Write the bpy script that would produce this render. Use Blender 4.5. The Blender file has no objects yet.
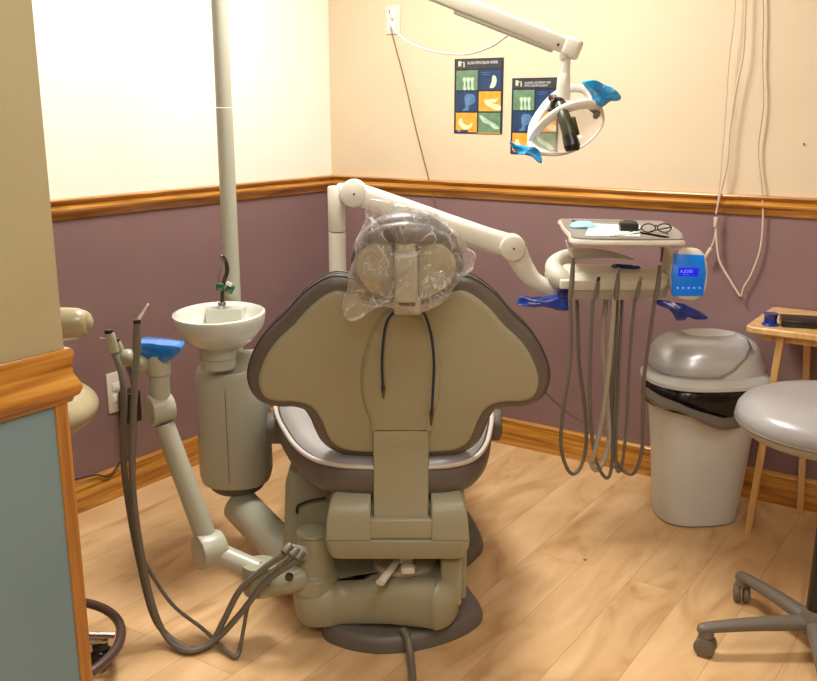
import bpy, bmesh, math, random
from mathutils import Vector, Matrix, noise
random.seed(7)
sc = bpy.context.scene
C = sc.collection
PI = math.pi

# ------------------------------------------------------------------ camera
H = 1.4; FPX = 930.0; CX = 408.5; CY = 340.5
PITCH = math.radians(13.9); YAW = math.radians(34)
CAMX, CAMY = 2.713, -3.390
cam_d = bpy.data.cameras.new('camera'); cam = bpy.data.objects.new('camera', cam_d); C.objects.link(cam)
cam.location = (CAMX, CAMY, H); cam.rotation_euler = (PI/2 - PITCH, 0, YAW)
cam_d.sensor_width = 36; cam_d.lens = 36*FPX/817; cam_d.clip_start = .05
sc.camera = cam

# ------------------------------------------------------------------ world, exposure, lights
w = bpy.data.worlds.new('world'); sc.world = w; w.use_nodes = True
w.node_tree.nodes['Background'].inputs[0].default_value = (1, .95, .88, 1)
w.node_tree.nodes['Background'].inputs[1].default_value = .15
sc.view_settings.view_transform = 'Standard'; sc.view_settings.look = 'None'
sc.view_settings.exposure = 0.1; sc.view_settings.gamma = 1
sc.view_settings.use_curve_mapping = False
def area(name, loc, sx, sy, power, col=(1, .97, .93), rot=(0, 0, 0)):
    d = bpy.data.lights.new(name, 'AREA'); d.shape = 'RECTANGLE'; d.size = sx; d.size_y = sy
    d.energy = power; d.color = col
    o = bpy.data.objects.new(name, d); C.objects.link(o); o.location = loc; o.rotation_euler = rot
    return o
CEIL = 2.55
LIGHTS = [((1.0, -1.15), .6, .6, 58), ((2.6, -2.3), .6, 1.2, 19), ((3.0, -4.2), .6, 1.2, 30)]
for (lx, ly), sx, sy, pw in LIGHTS:
    area('ceiling_lamp', (lx, ly, CEIL-.035), sx-.06, sy-.06, pw)

# ------------------------------------------------------------------ frames
FW = Vector((-math.sin(YAW), math.cos(YAW), 0)); RT = Vector((math.cos(YAW), math.sin(YAW), 0)); UP = Vector((0, 0, 1))
F3 = FW*math.cos(PITCH) - UP*math.sin(PITCH); U3 = UP*math.cos(PITCH) + FW*math.sin(PITCH)
CAM = Vector((CAMX, CAMY, H)); FOOT = Vector((CAMX, CAMY, 0))
# "V" points are (sideways, distance, height) measured from the spot the photographer stands on
def VW(p): return FOOT + RT*p[0] + FW*p[1] + UP*p[2]
def WV(q):
    q = Vector(q) - FOOT; return Vector((q.dot(RT), q.dot(FW), q.z))
def rayv(x, y):
    r = F3 + RT*(x-CX)/FPX - U3*(y-CY)/FPX
    return Vector((r.dot(RT), r.dot(FW), r.z))
def at(x, y, D):
    """point seen at photo position x,y standing at distance D"""
    r = rayv(x, y); return Vector((0, 0, H)) + r*(D/r.y)
def atz(x, y, z):
    r = rayv(x, y); return Vector((0, 0, H)) + r*((z-H)/r.z)
def atp(x, y, P, N):
    r = rayv(x, y); o = Vector((0, 0, H)); return o + r*((Vector(P)-o).dot(N)/r.dot(N))
def atw(x, y, axis, v):
    """on the room plane world[axis] = v, in world coordinates"""
    r = F3 + RT*(x-CX)/FPX - U3*(y-CY)/FPX
    return CAM + r*((v-CAM[axis])/r[axis])

# ------------------------------------------------------------------ materials
def lin(c): return tuple(((v/255)/12.92 if v/255 <= .04045 else ((v/255+.055)/1.055)**2.4) for v in c)
def mat(name, rgb, rough=.5, metal=0, rgb2=None, nscale=6, bump=0, bscale=60, spec=.5, coat=0, stretch=(1, 1, 1), detail=4, alpha=1, trans=0, emis=0, contrast=(.35, .65)):
    m = bpy.data.materials.new(name); m.use_nodes = True
    nt = m.node_tree; b = nt.nodes['Principled BSDF']
    def S(k, v): b.inputs[k].default_value = v
    c = lin(rgb)+(1,)
    S('Base Color', c); S('Roughness', rough); S('Metallic', metal); S('Specular IOR Level', spec); S('Coat Weight', coat)
    S('Coat Roughness', .15); S('Alpha', alpha); S('Transmission Weight', trans)
    tc = nt.nodes.new('ShaderNodeTexCoord'); mp = nt.nodes.new('ShaderNodeMapping'); mp.inputs['Scale'].default_value = stretch
    nt.links.new(tc.outputs['Object'], mp.inputs[0])
    nz = nt.nodes.new('ShaderNodeTexNoise'); nz.inputs['Scale'].default_value = nscale; nz.inputs['Detail'].default_value = detail
    nt.links.new(mp.outputs[0], nz.inputs['Vector'])
    if rgb2 is None: rgb2 = tuple(max(0, v*.955) for v in rgb)
    r = nt.nodes.new('ShaderNodeValToRGB'); r.color_ramp.elements[0].position = contrast[0]; r.color_ramp.elements[1].position = contrast[1]
    r.color_ramp.elements[0].color = lin(rgb2)+(1,); r.color_ramp.elements[1].color = c
    nt.links.new(nz.outputs[0], r.inputs[0]); nt.links.new(r.outputs[0], b.inputs['Base Color'])
    if emis: 
        nt.links.new(r.outputs[0], b.inputs['Emission Color']); S('Emission Strength', emis)
    if bump:
        n2 = nt.nodes.new('ShaderNodeTexNoise'); n2.inputs['Scale'].default_value = bscale; n2.inputs['Detail'].default_value = 3
        nt.links.new(mp.outputs[0], n2.inputs['Vector'])
        bp = nt.nodes.new('ShaderNodeBump'); bp.inputs['Strength'].default_value = bump; bp.inputs['Distance'].default_value = .004
        nt.links.new(n2.outputs[0], bp.inputs['Height']); nt.links.new(bp.outputs[0], b.inputs['Normal'])
    return m
def wood(name, a, b_, c_, axis='X', scale=1., rough=.35, coat=.3):
    st = {'X': (1.2, 22, 22), 'Y': (22, 1.2, 22), 'Z': (22, 22, 1.2)}[axis]
    m = bpy.data.materials.new(name); m.use_nodes = True; nt = m.node_tree; p = nt.nodes['Principled BSDF']
    tc = nt.nodes.new('ShaderNodeTexCoord'); mp = nt.nodes.new('ShaderNodeMapping'); mp.inputs['Scale'].default_value = [s*scale for s in st]
    nt.links.new(tc.outputs['Object'], mp.inputs[0])
    nz = nt.nodes.new('ShaderNodeTexNoise'); nz.inputs['Scale'].default_value = 2.2; nz.inputs['Detail'].default_value = 8; nz.inputs['Distortion'].default_value = 1.0
    nt.links.new(mp.outputs[0], nz.inputs['Vector'])
    r = nt.nodes.new('ShaderNodeValToRGB'); e = r.color_ramp.elements
    e[0].position = .3; e[0].color = lin(a)+(1,); e[1].position = .7; e[1].color = lin(c_)+(1,)
    q = e.new(.5); q.color = lin(b_)+(1,)
    nt.links.new(nz.outputs[0], r.inputs[0]); nt.links.new(r.outputs[0], p.inputs['Base Color'])
    p.inputs['Roughness'].default_value = rough; p.inputs['Coat Weight'].default_value = coat
    return m
M = {}
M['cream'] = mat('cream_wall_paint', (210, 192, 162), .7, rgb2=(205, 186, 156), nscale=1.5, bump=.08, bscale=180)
M['offwhite'] = mat('offwhite_upper_wall', (246, 240, 226), .7, rgb2=(243, 236, 221), nscale=1.5, bump=.08, bscale=180)  # upper left wall, a paler colour than the back wall's cream
M['beige_paint'] = mat('beige_partition_paint', (186, 178, 140), .6, rgb2=(179, 170, 132), nscale=4, bump=.15, bscale=90)
M['ceiling'] = mat('ceiling_paint', (235, 230, 218), .9)
M['teal'] = mat('grey_teal_panel_paint', (118, 142, 146), .5, rgb2=(110, 136, 142), nscale=3)
M['purple'] = mat('purple_wall_paint', (136, 108, 106), .3, rgb2=(130, 103, 102), nscale=3, bump=.06, bscale=120)
M['oak'] = wood('golden_oak', (138, 84, 24), (184, 124, 46), (212, 156, 74), 'X', rough=.25, coat=.5)
M['oak_y'] = wood('golden_oak_lengthwise', (138, 84, 24), (184, 124, 46), (212, 156, 74), 'Y', rough=.25, coat=.5)
M['oak_z'] = wood('golden_oak_upright', (140, 90, 34), (176, 118, 52), (196, 140, 70), 'Z')
M['pine'] = wood('pale_pine', (186, 140, 84), (208, 166, 108), (222, 184, 128), 'Z', .6)
M['shell'] = mat('olive_beige_plastic', (160, 158, 132), .34, rgb2=(154, 151, 125), nscale=3, spec=.4)
M['plastic'] = mat('warm_grey_plastic', (178, 177, 158), .33, rgb2=(172, 170, 151), nscale=3)
M['pale'] = mat('pale_cream_plastic', (218, 214, 198), .28, rgb2=(212, 207, 190), nscale=3)
M['white'] = mat('white_plastic', (236, 232, 222), .3)
M['porcelain'] = mat('white_ceramic', (202, 202, 190), .15, coat=.4)
M['vinyl'] = mat('taupe_vinyl', (100, 93, 87), .4, rgb2=(92, 85, 79), nscale=8, bump=.12, bscale=260)
M['vinyl_lt'] = mat('light_grey_vinyl', (154, 151, 149), .28, rgb2=(146, 142, 140), nscale=6, bump=.12, bscale=220)
M['piping'] = mat('pale_piping', (196, 188, 178), .4)
M['darkpipe'] = mat('dark_piping', (66, 58, 52), .45)
M['greyplate'] = mat('dark_grey_plastic', (104, 98, 90), .45, rgb2=(96, 90, 82), bump=.1, bscale=200)
M['hose'] = mat('taupe_hose_rubber', (112, 106, 94), .4)
M['hose_lt'] = mat('light_hose_rubber', (170, 162, 145), .4)
M['black'] = mat('black_plastic', (26, 25, 24), .3)
M['olive_dark'] = mat('dark_olive_plastic', (58, 56, 36), .35)
M['steel'] = mat('brushed_steel', (180, 176, 168), .25, metal=1)
M['darksteel'] = mat('dark_steel', (96, 90, 80), .3, metal=1)
M['blue'] = mat('blue_barrier_film', (18, 118, 196), .25, rgb2=(8, 92, 172), nscale=25, bump=.5, bscale=40, coat=.4)
M['navy'] = mat('deep_blue_barrier_film', (14, 52, 150), .22, rgb2=(8, 32, 112), nscale=25, bump=.5, bscale=40, coat=.5)
M['cyan'] = mat('sky_blue_barrier_film', (30, 150, 205), .3, rgb2=(16, 120, 182), nscale=25, bump=.5, bscale=40, coat=.4)
M['green'] = mat('green_glass', (14, 84, 48), .15, coat=.6)
M['tan'] = mat('tan_vinyl', (168, 156, 122), .25, rgb2=(160, 148, 114), coat=.2)
M['silver'] = mat('silver_lid_paint', (204, 208, 212), .26, metal=.25)
M['bin'] = mat('light_grey_bin_plastic', (208, 210, 207), .38, rgb2=(202, 204, 200))
M['binlid'] = mat('pale_grey_lid_plastic', (212, 214, 212), .3)
M['liner'] = mat('black_plastic_film', (20, 20, 20), .18, bump=.9, bscale=30)
M['liner_gr'] = mat('grey_plastic_film', (120, 118, 112), .3, bump=.9, bscale=40)
M['cord'] = mat('cream_cord_rubber', (206, 186, 164), .45)
M['cord_dark'] = mat('dark_cord_rubber', (40, 32, 30), .5)
M['cord_brown'] = mat('brown_cord_rubber', (120, 92, 66), .5)
M['bluecord'] = mat('dark_blue_cord', (22, 36, 74), .45)
M['rubber_brown'] = mat('brown_rubber', (86, 66, 60), .35)
M['castor'] = mat('taupe_castor_plastic', (112, 103, 90), .45)
M['paper_blue'] = mat('pale_blue_paper', (160, 214, 224), .6)
M['paper_white'] = mat('white_paper', (226, 230, 230), .6)
M['outlet'] = mat('white_outlet_plastic', (216, 208, 192), .4)
def glassy(name, rgb, alpha, rough=.1, bump=0, bscale=30):
    m = mat(name, rgb, rough, alpha=alpha, bump=bump, bscale=bscale, spec=1); return m
M['shield'] = glassy('clear_shield_plastic', (226, 218, 196), .26, .08)
def film(name):
    m = bpy.data.materials.new(name); m.use_nodes = True; nt = m.node_tree; nt.nodes.clear()
    out = nt.nodes.new('ShaderNodeOutputMaterial'); mix = nt.nodes.new('ShaderNodeMixShader'); tr = nt.nodes.new('ShaderNodeBsdfTransparent'); tr.inputs[0].default_value = (.97, .97, .97, 1)
    gl = nt.nodes.new('ShaderNodeBsdfPrincipled'); gl.inputs['Base Color'].default_value = (.85, .83, .8, 1); gl.inputs['Roughness'].default_value = .2; gl.inputs['Specular IOR Level'].default_value = 1; gl.inputs['Coat Weight'].default_value = 1
    tc = nt.nodes.new('ShaderNodeTexCoord')
    vo = nt.nodes.new('ShaderNodeTexNoise'); vo.noise_type = 'RIDGED_MULTIFRACTAL'; vo.inputs['Scale'].default_value = 14; vo.inputs['Detail'].default_value = 4; vo.inputs['Distortion'].default_value = 1.5
    nt.links.new(tc.outputs['Object'], vo.inputs['Vector'])
    bp = nt.nodes.new('ShaderNodeBump'); bp.inputs['Strength'].default_value = .9; bp.inputs['Distance'].default_value = .01
    nt.links.new(vo.outputs[0], bp.inputs['Height']); nt.links.new(bp.outputs[0], gl.inputs['Normal'])
    fr = nt.nodes.new('ShaderNodeLayerWeight'); fr.inputs[0].default_value = .25; nt.links.new(bp.outputs[0], fr.inputs['Normal'])
    mr = nt.nodes.new('ShaderNodeMapRange'); mr.inputs[1].default_value = .15; mr.inputs[3].default_value = .13; mr.inputs[4].default_value = .85
    nt.links.new(fr.outputs['Facing'], mr.inputs[0]); cr = nt.nodes.new('ShaderNodeTexNoise'); cr.inputs['Scale'].default_value = 11; cr.inputs['Detail'].default_value = 2; cr.inputs['Distortion'].default_value = 2.5; nt.links.new(tc.outputs['Object'], cr.inputs['Vector'])
    ab = nt.nodes.new('ShaderNodeMath'); ab.operation = 'SUBTRACT'; ab.inputs[1].default_value = .5; nt.links.new(cr.outputs[0], ab.inputs[0])
    ac = nt.nodes.new('ShaderNodeMath'); ac.operation = 'ABSOLUTE'; nt.links.new(ab.outputs[0], ac.inputs[0])
    mc = nt.nodes.new('ShaderNodeMapRange'); mc.inputs[1].default_value = 0; mc.inputs[2].default_value = .018; mc.inputs[3].default_value = .45; mc.inputs[4].default_value = 0; nt.links.new(ac.outputs[0], mc.inputs[0])
    sm_ = nt.nodes.new('ShaderNodeMath'); sm_.operation = 'ADD'; sm_.use_clamp = True; nt.links.new(mc.outputs[0], sm_.inputs[0]); nt.links.new(mr.outputs[0], sm_.inputs[1])
    nt.links.new(sm_.outputs[0], mix.inputs[0])
    nt.links.new(tr.outputs[0], mix.inputs[1]); nt.links.new(gl.outputs[0], mix.inputs[2]); nt.links.new(mix.outputs[0], out.inputs[0])
    return m
M['film'] = film('clear_crinkled_film')
def floor_mat():
    m = bpy.data.materials.new('maple_plank_floor'); m.use_nodes = True; nt = m.node_tree; N = nt.nodes.new; L = nt.links.new; p = nt.nodes['Principled BSDF']
    tc = N('ShaderNodeTexCoord'); mp = N('ShaderNodeMapping'); mp.inputs['Rotation'].default_value = (0, 0, PI/2); mp.inputs['Location'].default_value = (.2, 1.475, 0)
    L(tc.outputs['Object'], mp.inputs[0])
    br = N('ShaderNodeTexBrick'); br.inputs['Scale'].default_value = 1; br.inputs['Brick Width'].default_value = 2.1; br.inputs['Row Height'].default_value = .165
    br.inputs['Mortar Size'].default_value = .0011; br.inputs['Mortar Smooth'].default_value = .4; br.inputs['Color1'].default_value = (0, 0, 0, 1); br.inputs['Color2'].default_value = (1, 1, 1, 1); br.inputs['Mortar'].default_value = (.5, .5, .5, 1)
    L(mp.outputs[0], br.inputs['Vector'])
    # grain, shifted per plank
    sh = N('ShaderNodeVectorMath'); sh.operation = 'SCALE'; sh.inputs['Scale'].default_value = 7; L(br.outputs['Color'], sh.inputs[0])
    ad = N('ShaderNodeVectorMath'); L(tc.outputs['Object'], ad.inputs[0]); L(sh.outputs[0], ad.inputs[1])
    m2 = N('ShaderNodeMapping'); m2.inputs['Scale'].default_value = (7, 2.0, 1); L(ad.outputs[0], m2.inputs[0])
    nz = N('ShaderNodeTexNoise'); nz.inputs['Scale'].default_value = 1.0; nz.inputs['Detail'].default_value = 6; nz.inputs['Distortion'].default_value = 1.6; L(m2.outputs[0], nz.inputs['Vector'])
    r = N('ShaderNodeValToRGB'); e = r.color_ramp.elements; e[0].position = .3; e[0].color = lin((190, 146, 98))+(1,); e[1].position = .68; e[1].color = lin((228, 190, 142))+(1,)
    q = e.new(.47); q.color = lin((214, 174, 124))+(1,)
    L(nz.outputs[0], r.inputs[0])
    mx = N('ShaderNodeMix'); mx.data_type = 'RGBA'; mx.blend_type = 'MULTIPLY'; mx.inputs[0].default_value = .10; L(r.outputs[0], mx.inputs[6]); L(br.outputs['Color'], mx.inputs[7])
    # knots
    vz = N('ShaderNodeTexVoronoi'); vz.inputs['Scale'].default_value = 2.6; L(tc.outputs['Object'], vz.inputs['Vector'])
    vr = N('ShaderNodeMapRange'); vr.inputs[1].default_value = .012; vr.inputs[2].default_value = .02; L(vz.outputs['Distance'], vr.inputs[0])
    kn = N('ShaderNodeMix'); kn.data_type = 'RGBA'; kn.inputs[6].default_value = lin((110, 70, 40))+(1,); L(vr.outputs[0], kn.inputs[0]); L(mx.outputs[2], kn.inputs[7])
    ms = N('ShaderNodeMix'); ms.data_type = 'RGBA'; ms.inputs[7].default_value = lin((128, 92, 58))+(1,); L(kn.outputs[2], ms.inputs[6])
    fk = N('ShaderNodeMath'); fk.operation = 'MULTIPLY'; fk.inputs[1].default_value = .55; L(br.outputs['Fac'], fk.inputs[0]); L(fk.outputs[0], ms.inputs[0])
    L(ms.outputs[2], p.inputs['Base Color']); p.inputs['Roughness'].default_value = .38; p.inputs['Specular IOR Level'].default_value = .35
    return m
M['floor'] = floor_mat()

# ------------------------------------------------------------------ mesh kit
def catmull(pts, n=8):
    pts = [Vector(p) for p in pts]
    if len(pts) < 3: return pts
    out = []
    ext = [pts[0]*2-pts[1]] + pts + [pts[-1]*2-pts[-2]]
    for i in range(1, len(ext)-2):
        a, b, c, d = ext[i-1:i+3]
        for k in range(n):
            t = k/n
            out.append(.5*((2*b) + (c-a)*t + (2*a-5*b+4*c-d)*t*t + (3*b-a-3*c+d)*t**3))
    out.append(pts[-1]); return out
def catmull_closed(pts, n=6):
    pts = [Vector(p) for p in pts]; N = len(pts); out = []
    for i in range(N):
        a, b, c, d = pts[i-1], pts[i], pts[(i+1) % N], pts[(i+2) % N]
        for k in range(n):
            t = k/n
            out.append(.5*((2*b) + (c-a)*t + (2*a-5*b+4*c-d)*t*t + (3*b-a-3*c+d)*t**3))
    return out
def basis(z):
    z = Vector(z).normalized(); a = Vector((0, 0, 1)) if abs(z.z) < .9 else Vector((1, 0, 0))
    x = a.cross(z).normalized(); y = z.cross(x); return x, y, z
class MB:
    def __init__(s): s.bm = bmesh.new()
    def rings(s, rings, cap=True, closed=True, loop=False):
        bm = s.bm; R = [[bm.verts.new(p) for p in r] for r in rings]; n = len(R[0])
        m = len(R)
        for i in range(m if loop else m-1):
            a, b = R[i], R[(i+1) % m]
            for k in range(n if closed else n-1):
                try: bm.faces.new((a[k], a[(k+1) % n], b[(k+1) % n], b[k]))
                except ValueError: pass
        if cap and not loop and closed:
            for r in (R[0], R[-1]):
                try: bm.faces.new(r)
                except ValueError: pass
        return s
    def box(s, c, size, bev=.0, seg=3, rot=None):
        t = bmesh.new(); bmesh.ops.create_cube(t, size=1)
        for v in t.verts: v.co = Vector((v.co.x*size[0], v.co.y*size[1], v.co.z*size[2]))
        if bev: bmesh.ops.bevel(t, geom=t.edges[:]+t.verts[:], offset=bev, segments=seg, affect='EDGES', profile=.5)
        mt = Matrix.Translation(Vector(c)) @ (rot.to_4x4() if rot is not None else Matrix())
        s.add(t, mt); return s
    def add(s, t, mt):
        mp = {}
        for v in t.verts: mp[v] = s.bm.verts.new(mt @ v.co)
        for f in t.faces:
            try: s.bm.faces.new([mp[v] for v in f.verts])
            except ValueError: pass
        t.free()
    def cyl(s, p0, p1, r0, r1=None, seg=32, bev=0):
        p0, p1 = Vector(p0), Vector(p1); r1 = r0 if r1 is None else r1; x, y, z = basis(p1-p0); L = (p1-p0).length
        st = [(r0, 0), (r1, L)]
        if bev: st = [(r0-bev, 0), (r0-bev*.3, bev*.3), (r0, bev), (r1, L-bev), (r1-bev*.3, L-bev*.3), (r1-bev, L)]
        s.rings([[p0 + z*h + (x*math.cos(a)+y*math.sin(a))*r for a in [2*PI*k/seg for k in range(seg)]] for r, h in st]); return s
    def tube(s, pts, r, seg=12, n=8, smooth=True, flat=1):
        P = catmull(pts, n) if smooth else [Vector(p) for p in pts]
        m = len(P); rad = []
        for i in range(m):
            if isinstance(r, (list, tuple)):
                f = i/(m-1)*(len(r)-1); j = min(int(f), len(r)-2); rad.append(r[j]*(1-(f-j)) + r[j+1]*(f-j))
            else: rad.append(r)
        tg = [(P[min(i+1, m-1)]-P[max(i-1, 0)]).normalized() for i in range(m)]
        x, y, _ = basis(tg[0]); R = []
        for i in range(m):
            x = (x - tg[i]*x.dot(tg[i])).normalized(); y = tg[i].cross(x)
            R.append([P[i] + (x*math.cos(a) + y*math.sin(a)*flat)*rad[i] for a in [2*PI*k/seg for k in range(seg)]])
        s.rings(R); return s
    def lathe(s, prof, c=(0, 0, 0), axis=(0, 0, 1), seg=40, sx=1, sy=1):
        c = Vector(c); x, y, z = basis(axis)
        if abs(z.z) > .99: x, y, z = Vector((1, 0, 0)), Vector((0, 1, 0)), Vector((0, 0, 1))
        s.rings([[c + z*h + x*math.cos(a)*r*sx + y*math.sin(a)*r*sy for a in [2*PI*k/seg for k in range(seg)]] for r, h in prof]); return s
    def ell(s, c, r, seg=28, rot=None):
        t = bmesh.new(); bmesh.ops.create_uvsphere(t, u_segments=seg, v_segments=seg//2, radius=1)
        mt = Matrix.Translation(Vector(c)) @ (rot.to_4x4() if rot is not None else Matrix()) @ Matrix.Diagonal((r[0], r[1], r[2], 1))
        s.add(t, mt); return s
    def plate(s, poly, layers, mapf):
        """poly: closed list of 2D pts; layers: (outward offset, w); mapf(u,v,w)->3D"""
        n = len(poly); P = [Vector((p[0], p[1])) for p in poly]
        ar = sum(P[i].x*P[(i+1) % n].y - P[(i+1) % n].x*P[i].y for i in range(n)); sg = 1 if ar > 0 else -1
        nr = []
        for i in range(n):
            d = (P[(i+1) % n]-P[i-1]).normalized(); nr.append(Vector((d.y, -d.x))*sg)
        s.rings([[mapf(P[i].x+nr[i].x*o, P[i].y+nr[i].y*o, w) for i in range(n)] for o, w in layers]); return s
    def sheet(s, grid):
        s.rings(grid, cap=False, closed=False); return s

def mesh_of(mb, name, origin, frame):
    me = bpy.data.meshes.new(name)
    bmesh.ops.recalc_face_normals(mb.bm, faces=mb.bm.faces[:])
    for v in mb.bm.verts: v.co -= origin
    mb.bm.to_mesh(me); mb.bm.free()
    for p in me.polygons: p.use_smooth = True
    me.set_sharp_from_angle(angle=math.radians(38))
    return me
def thing(name, label, cat, origin=(0, 0, 0), frame='V', group=None):
    o = bpy.data.objects.new(name, None); C.objects.link(o); o.empty_display_size = .1
    origin = Vector(origin); o['label'] = label; o['category'] = cat
    if group: o['group'] = group
    if frame == 'V': o.location = VW(origin); o.rotation_euler = (0, 0, YAW)
    else: o.location = origin
    META[o.name] = (origin, frame); return o
META = {}
def part(name, mb, m, parent, label=None):
    origin, frame = META[parent.name]
    o = bpy.data.objects.new(name, mesh_of(mb, name, origin, frame)); C.objects.link(o); o.parent = parent
    o.data.materials.append(M[m] if isinstance(m, str) else m)
    META[o.name] = META[parent.name]
    if label: o['label'] = label
    return o
def solo(name, mb, m, label, cat, origin, frame='V', group=None, solidify=0):
    origin = Vector(origin)
    o = bpy.data.objects.new(name, mesh_of(mb, name, origin, frame)); C.objects.link(o)
    if frame == 'V': o.location = VW(origin); o.rotation_euler = (0, 0, YAW)
    else: o.location = origin
    o.data.materials.append(M[m] if isinstance(m, str) else m); META[o.name] = (origin, frame)
    o['label'] = label; o['category'] = cat
    if group: o['group'] = group
    if solidify: md = o.modifiers.new('thick', 'SOLIDIFY'); md.thickness = solidify
    return o
def struct(name, mb, m, origin=(0, 0, 0)):
    o = bpy.data.objects.new(name, mesh_of(mb, name, Vector(origin), 'W')); C.objects.link(o); o.location = origin
    o.data.materials.append(M[m]); o['kind'] = 'structure'; META[o.name] = (Vector(origin), 'W'); return o
def text_part(name, body, size, loc, rot, m, parent, ext=.0003, label=None, sx=1):
    cu = bpy.data.curves.new(name, 'FONT'); cu.body = body; cu.size = size; cu.extrude = ext; cu.align_x = 'LEFT'
    t = bpy.data.objects.new('tmp', cu); C.objects.link(t); dg = bpy.context.evaluated_depsgraph_get()
    me = bpy.data.meshes.new_from_object(t.evaluated_get(dg)); bpy.data.objects.remove(t); bpy.data.curves.remove(cu)
    mt = Matrix.Translation(Vector(loc)) @ rot.to_4x4() @ Matrix.Diagonal((sx, 1, 1, 1))
    me.transform(mt); o = bpy.data.objects.new(name, me); C.objects.link(o); o.parent = parent
    me.materials.clear(); me.materials.append(M[m]); META[o.name] = META[parent.name]
    if label: o['label'] = label
    return o

# ================================================================== THE ROOM
RX, RY = 4.4, -5.0      # right and front wall
PX, PY = 1.65, -2.642    # partition face and end
struct('floor', MB().box((RX/2, RY/2, -.05), (RX+.2, -RY+.2, .1)), 'floor')
struct('ceiling', MB().box((RX/2, RY/2, CEIL+.05), (RX+.2, -RY+.2, .1)), 'ceiling')
RZ = 1.06
def wallpair(name, lo, hi, mtop, mbot):
    # plaster and painted lower part are one wall with two materials
    b = MB(); b.box(((lo[0]+hi[0])/2, (lo[1]+hi[1])/2, (RZ+.03)/2), (hi[0]-lo[0], hi[1]-lo[1], RZ+.03))
    nlow = len(b.bm.faces)
    b.box(((lo[0]+hi[0])/2, (lo[1]+hi[1])/2, (RZ+.03+CEIL)/2), (hi[0]-lo[0], hi[1]-lo[1], CEIL-RZ-.03))
    o = struct(name, b, mbot); o.data.materials.append(M[mtop])
    for p in o.data.polygons:
        if p.center.z > RZ+.031 or (p.center.z > RZ and p.index >= nlow): p.material_index = 1
    return o
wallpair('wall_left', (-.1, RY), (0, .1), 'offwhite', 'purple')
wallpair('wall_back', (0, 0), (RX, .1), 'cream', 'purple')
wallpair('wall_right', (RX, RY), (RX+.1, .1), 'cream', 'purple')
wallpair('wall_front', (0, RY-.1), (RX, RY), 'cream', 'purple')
# near partition
b = MB().box((PX-.08, (RY+PY)/2, (1.05+CEIL)/2), (.16, PY-RY, CEIL-1.05), .004, 2)
struct('wall_partition', b, 'beige_paint')
struct('wall_partition_panel', MB().box((PX-.08, (RY+PY)/2-.01, .51), (.158, PY-RY-.02, 1.02)), 'teal')
# mouldings: profile (out, up)
RAIL = [(0, 0), (.007, 0), (.010, .006), (.012, .014), (.017, .020), (.024, .024), (.026, .030), (.021, .036), (.016, .040), (.017, .045), (.024, .048), (.027, .053), (.025, .057), (0, .058)]
BASE = [(0, 0), (.016, 0), (.016, .095), (.013, .101), (.015, .105), (.012, .112), (.007, .117), (0, .118)]
def mould(prof, path, z0, zs=1, ds=1):
    """path: list of functions d -> (x,y)"""
    return MB().rings([[Vector((*f(d*ds), z0+z*zs)) for d, z in prof] for f in path])
struct('trim_1', mould(RAIL, [lambda d: (d, RY), lambda d: (d, -d)], RZ-.016, 1.2, 1.1), 'oak_y')
struct('trim_2', mould(RAIL, [lambda d: (d, -d), lambda d: (RX, -d)], RZ-.016, 1.2, 1.1), 'oak')
struct('baseboard_left', mould(BASE, [lambda d: (d, RY), lambda d: (d, -d)], 0), 'oak_y')
struct('baseboard_back', mould(BASE, [lambda d: (d, -d), lambda d: (RX, -d)], 0), 'oak')
PRAIL = [(0, 0), (.004, 0), (.007, .006), (.016, .010), (.021, .018), (.021, .024), (.015, .032), (.009, .040), (.008, .052), (.010, .060), (.0125, .066), (.012, .072), (.008, .075), (0, .075)]
struct('trim_3', mould(PRAIL, [lambda d: (PX+d, RY), lambda d: (PX+d, PY+d), lambda d: (PX-.16-d, PY+d), lambda d: (PX-.16-d, RY)], 1.014, 1, .62), 'oak_y')
struct('trim_4', MB().box((PX-.08, PY-.015, .51), (.166, .020, 1.02), .002, 2), 'oak_z')

# ceiling lamps (real fixtures above the frame)
M['glow'] = mat('lamp_diffuser', (255, 245, 225), .6, emis=1.2)
for i, ((lx, ly), sx, sy, pw) in enumerate(LIGHTS):
    t = thing('ceiling_light', ['square ceiling light panel over the dental chair', 'long ceiling light panel over the open floor', 'long ceiling light panel behind the photographer'][i], 'ceiling light', (lx, ly, CEIL), 'W')
    f = MB()
    for dx, dy, a, c_ in ((sx/2, 0, .03, sy+.03), (-sx/2, 0, .03, sy+.03), (0, sy/2, sx+.03, .03), (0, -sy/2, sx+.03, .03)):
        f.box((lx+dx, ly+dy, CEIL-.015), (a, c_, .03), .003)
    part('frame', f, 'white', t)
    part('diffuser', MB().box((lx, ly, CEIL-.008), (sx-.03, sy-.03, .012)), 'glow', t)

# ================================================================== WALL THINGS
# outlets
def outlet(name, label, c, normal, wdt=.072, hgt=.115, gang=1):
    """normal 'x' (on wall_left) or 'y' (on wall_back)"""
    t = thing(name, label, 'wall outlet', c, 'W'); c = Vector(c)
    def bx(mb, du, dz, a, h, out, th, bev=.001):
        if normal == 'x': mb.box(c+Vector((out+th/2, du, dz)), (th, a, h), bev, 2)
        else: mb.box(c+Vector((du, -out-th/2, dz)), (a, th, h), bev, 2)
        return mb
    part('cover_plate', bx(MB(), 0, 0, wdt, hgt, 0, .006, .002), 'outlet', t)
    for s in (-1, 1):
        soc = part('socket', bx(MB(), 0, s*.022, .034, .028, .006, .003), 'white', t)
    part('screw', bx(MB(), 0, 0, .006, .006, .006, .002), 'steel', t)
    return t
outlet('wall_outlet', 'white wall outlet on the purple left wall behind the instrument hoses', (0, -1.288, .40), 'x', .075, .15)
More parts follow.
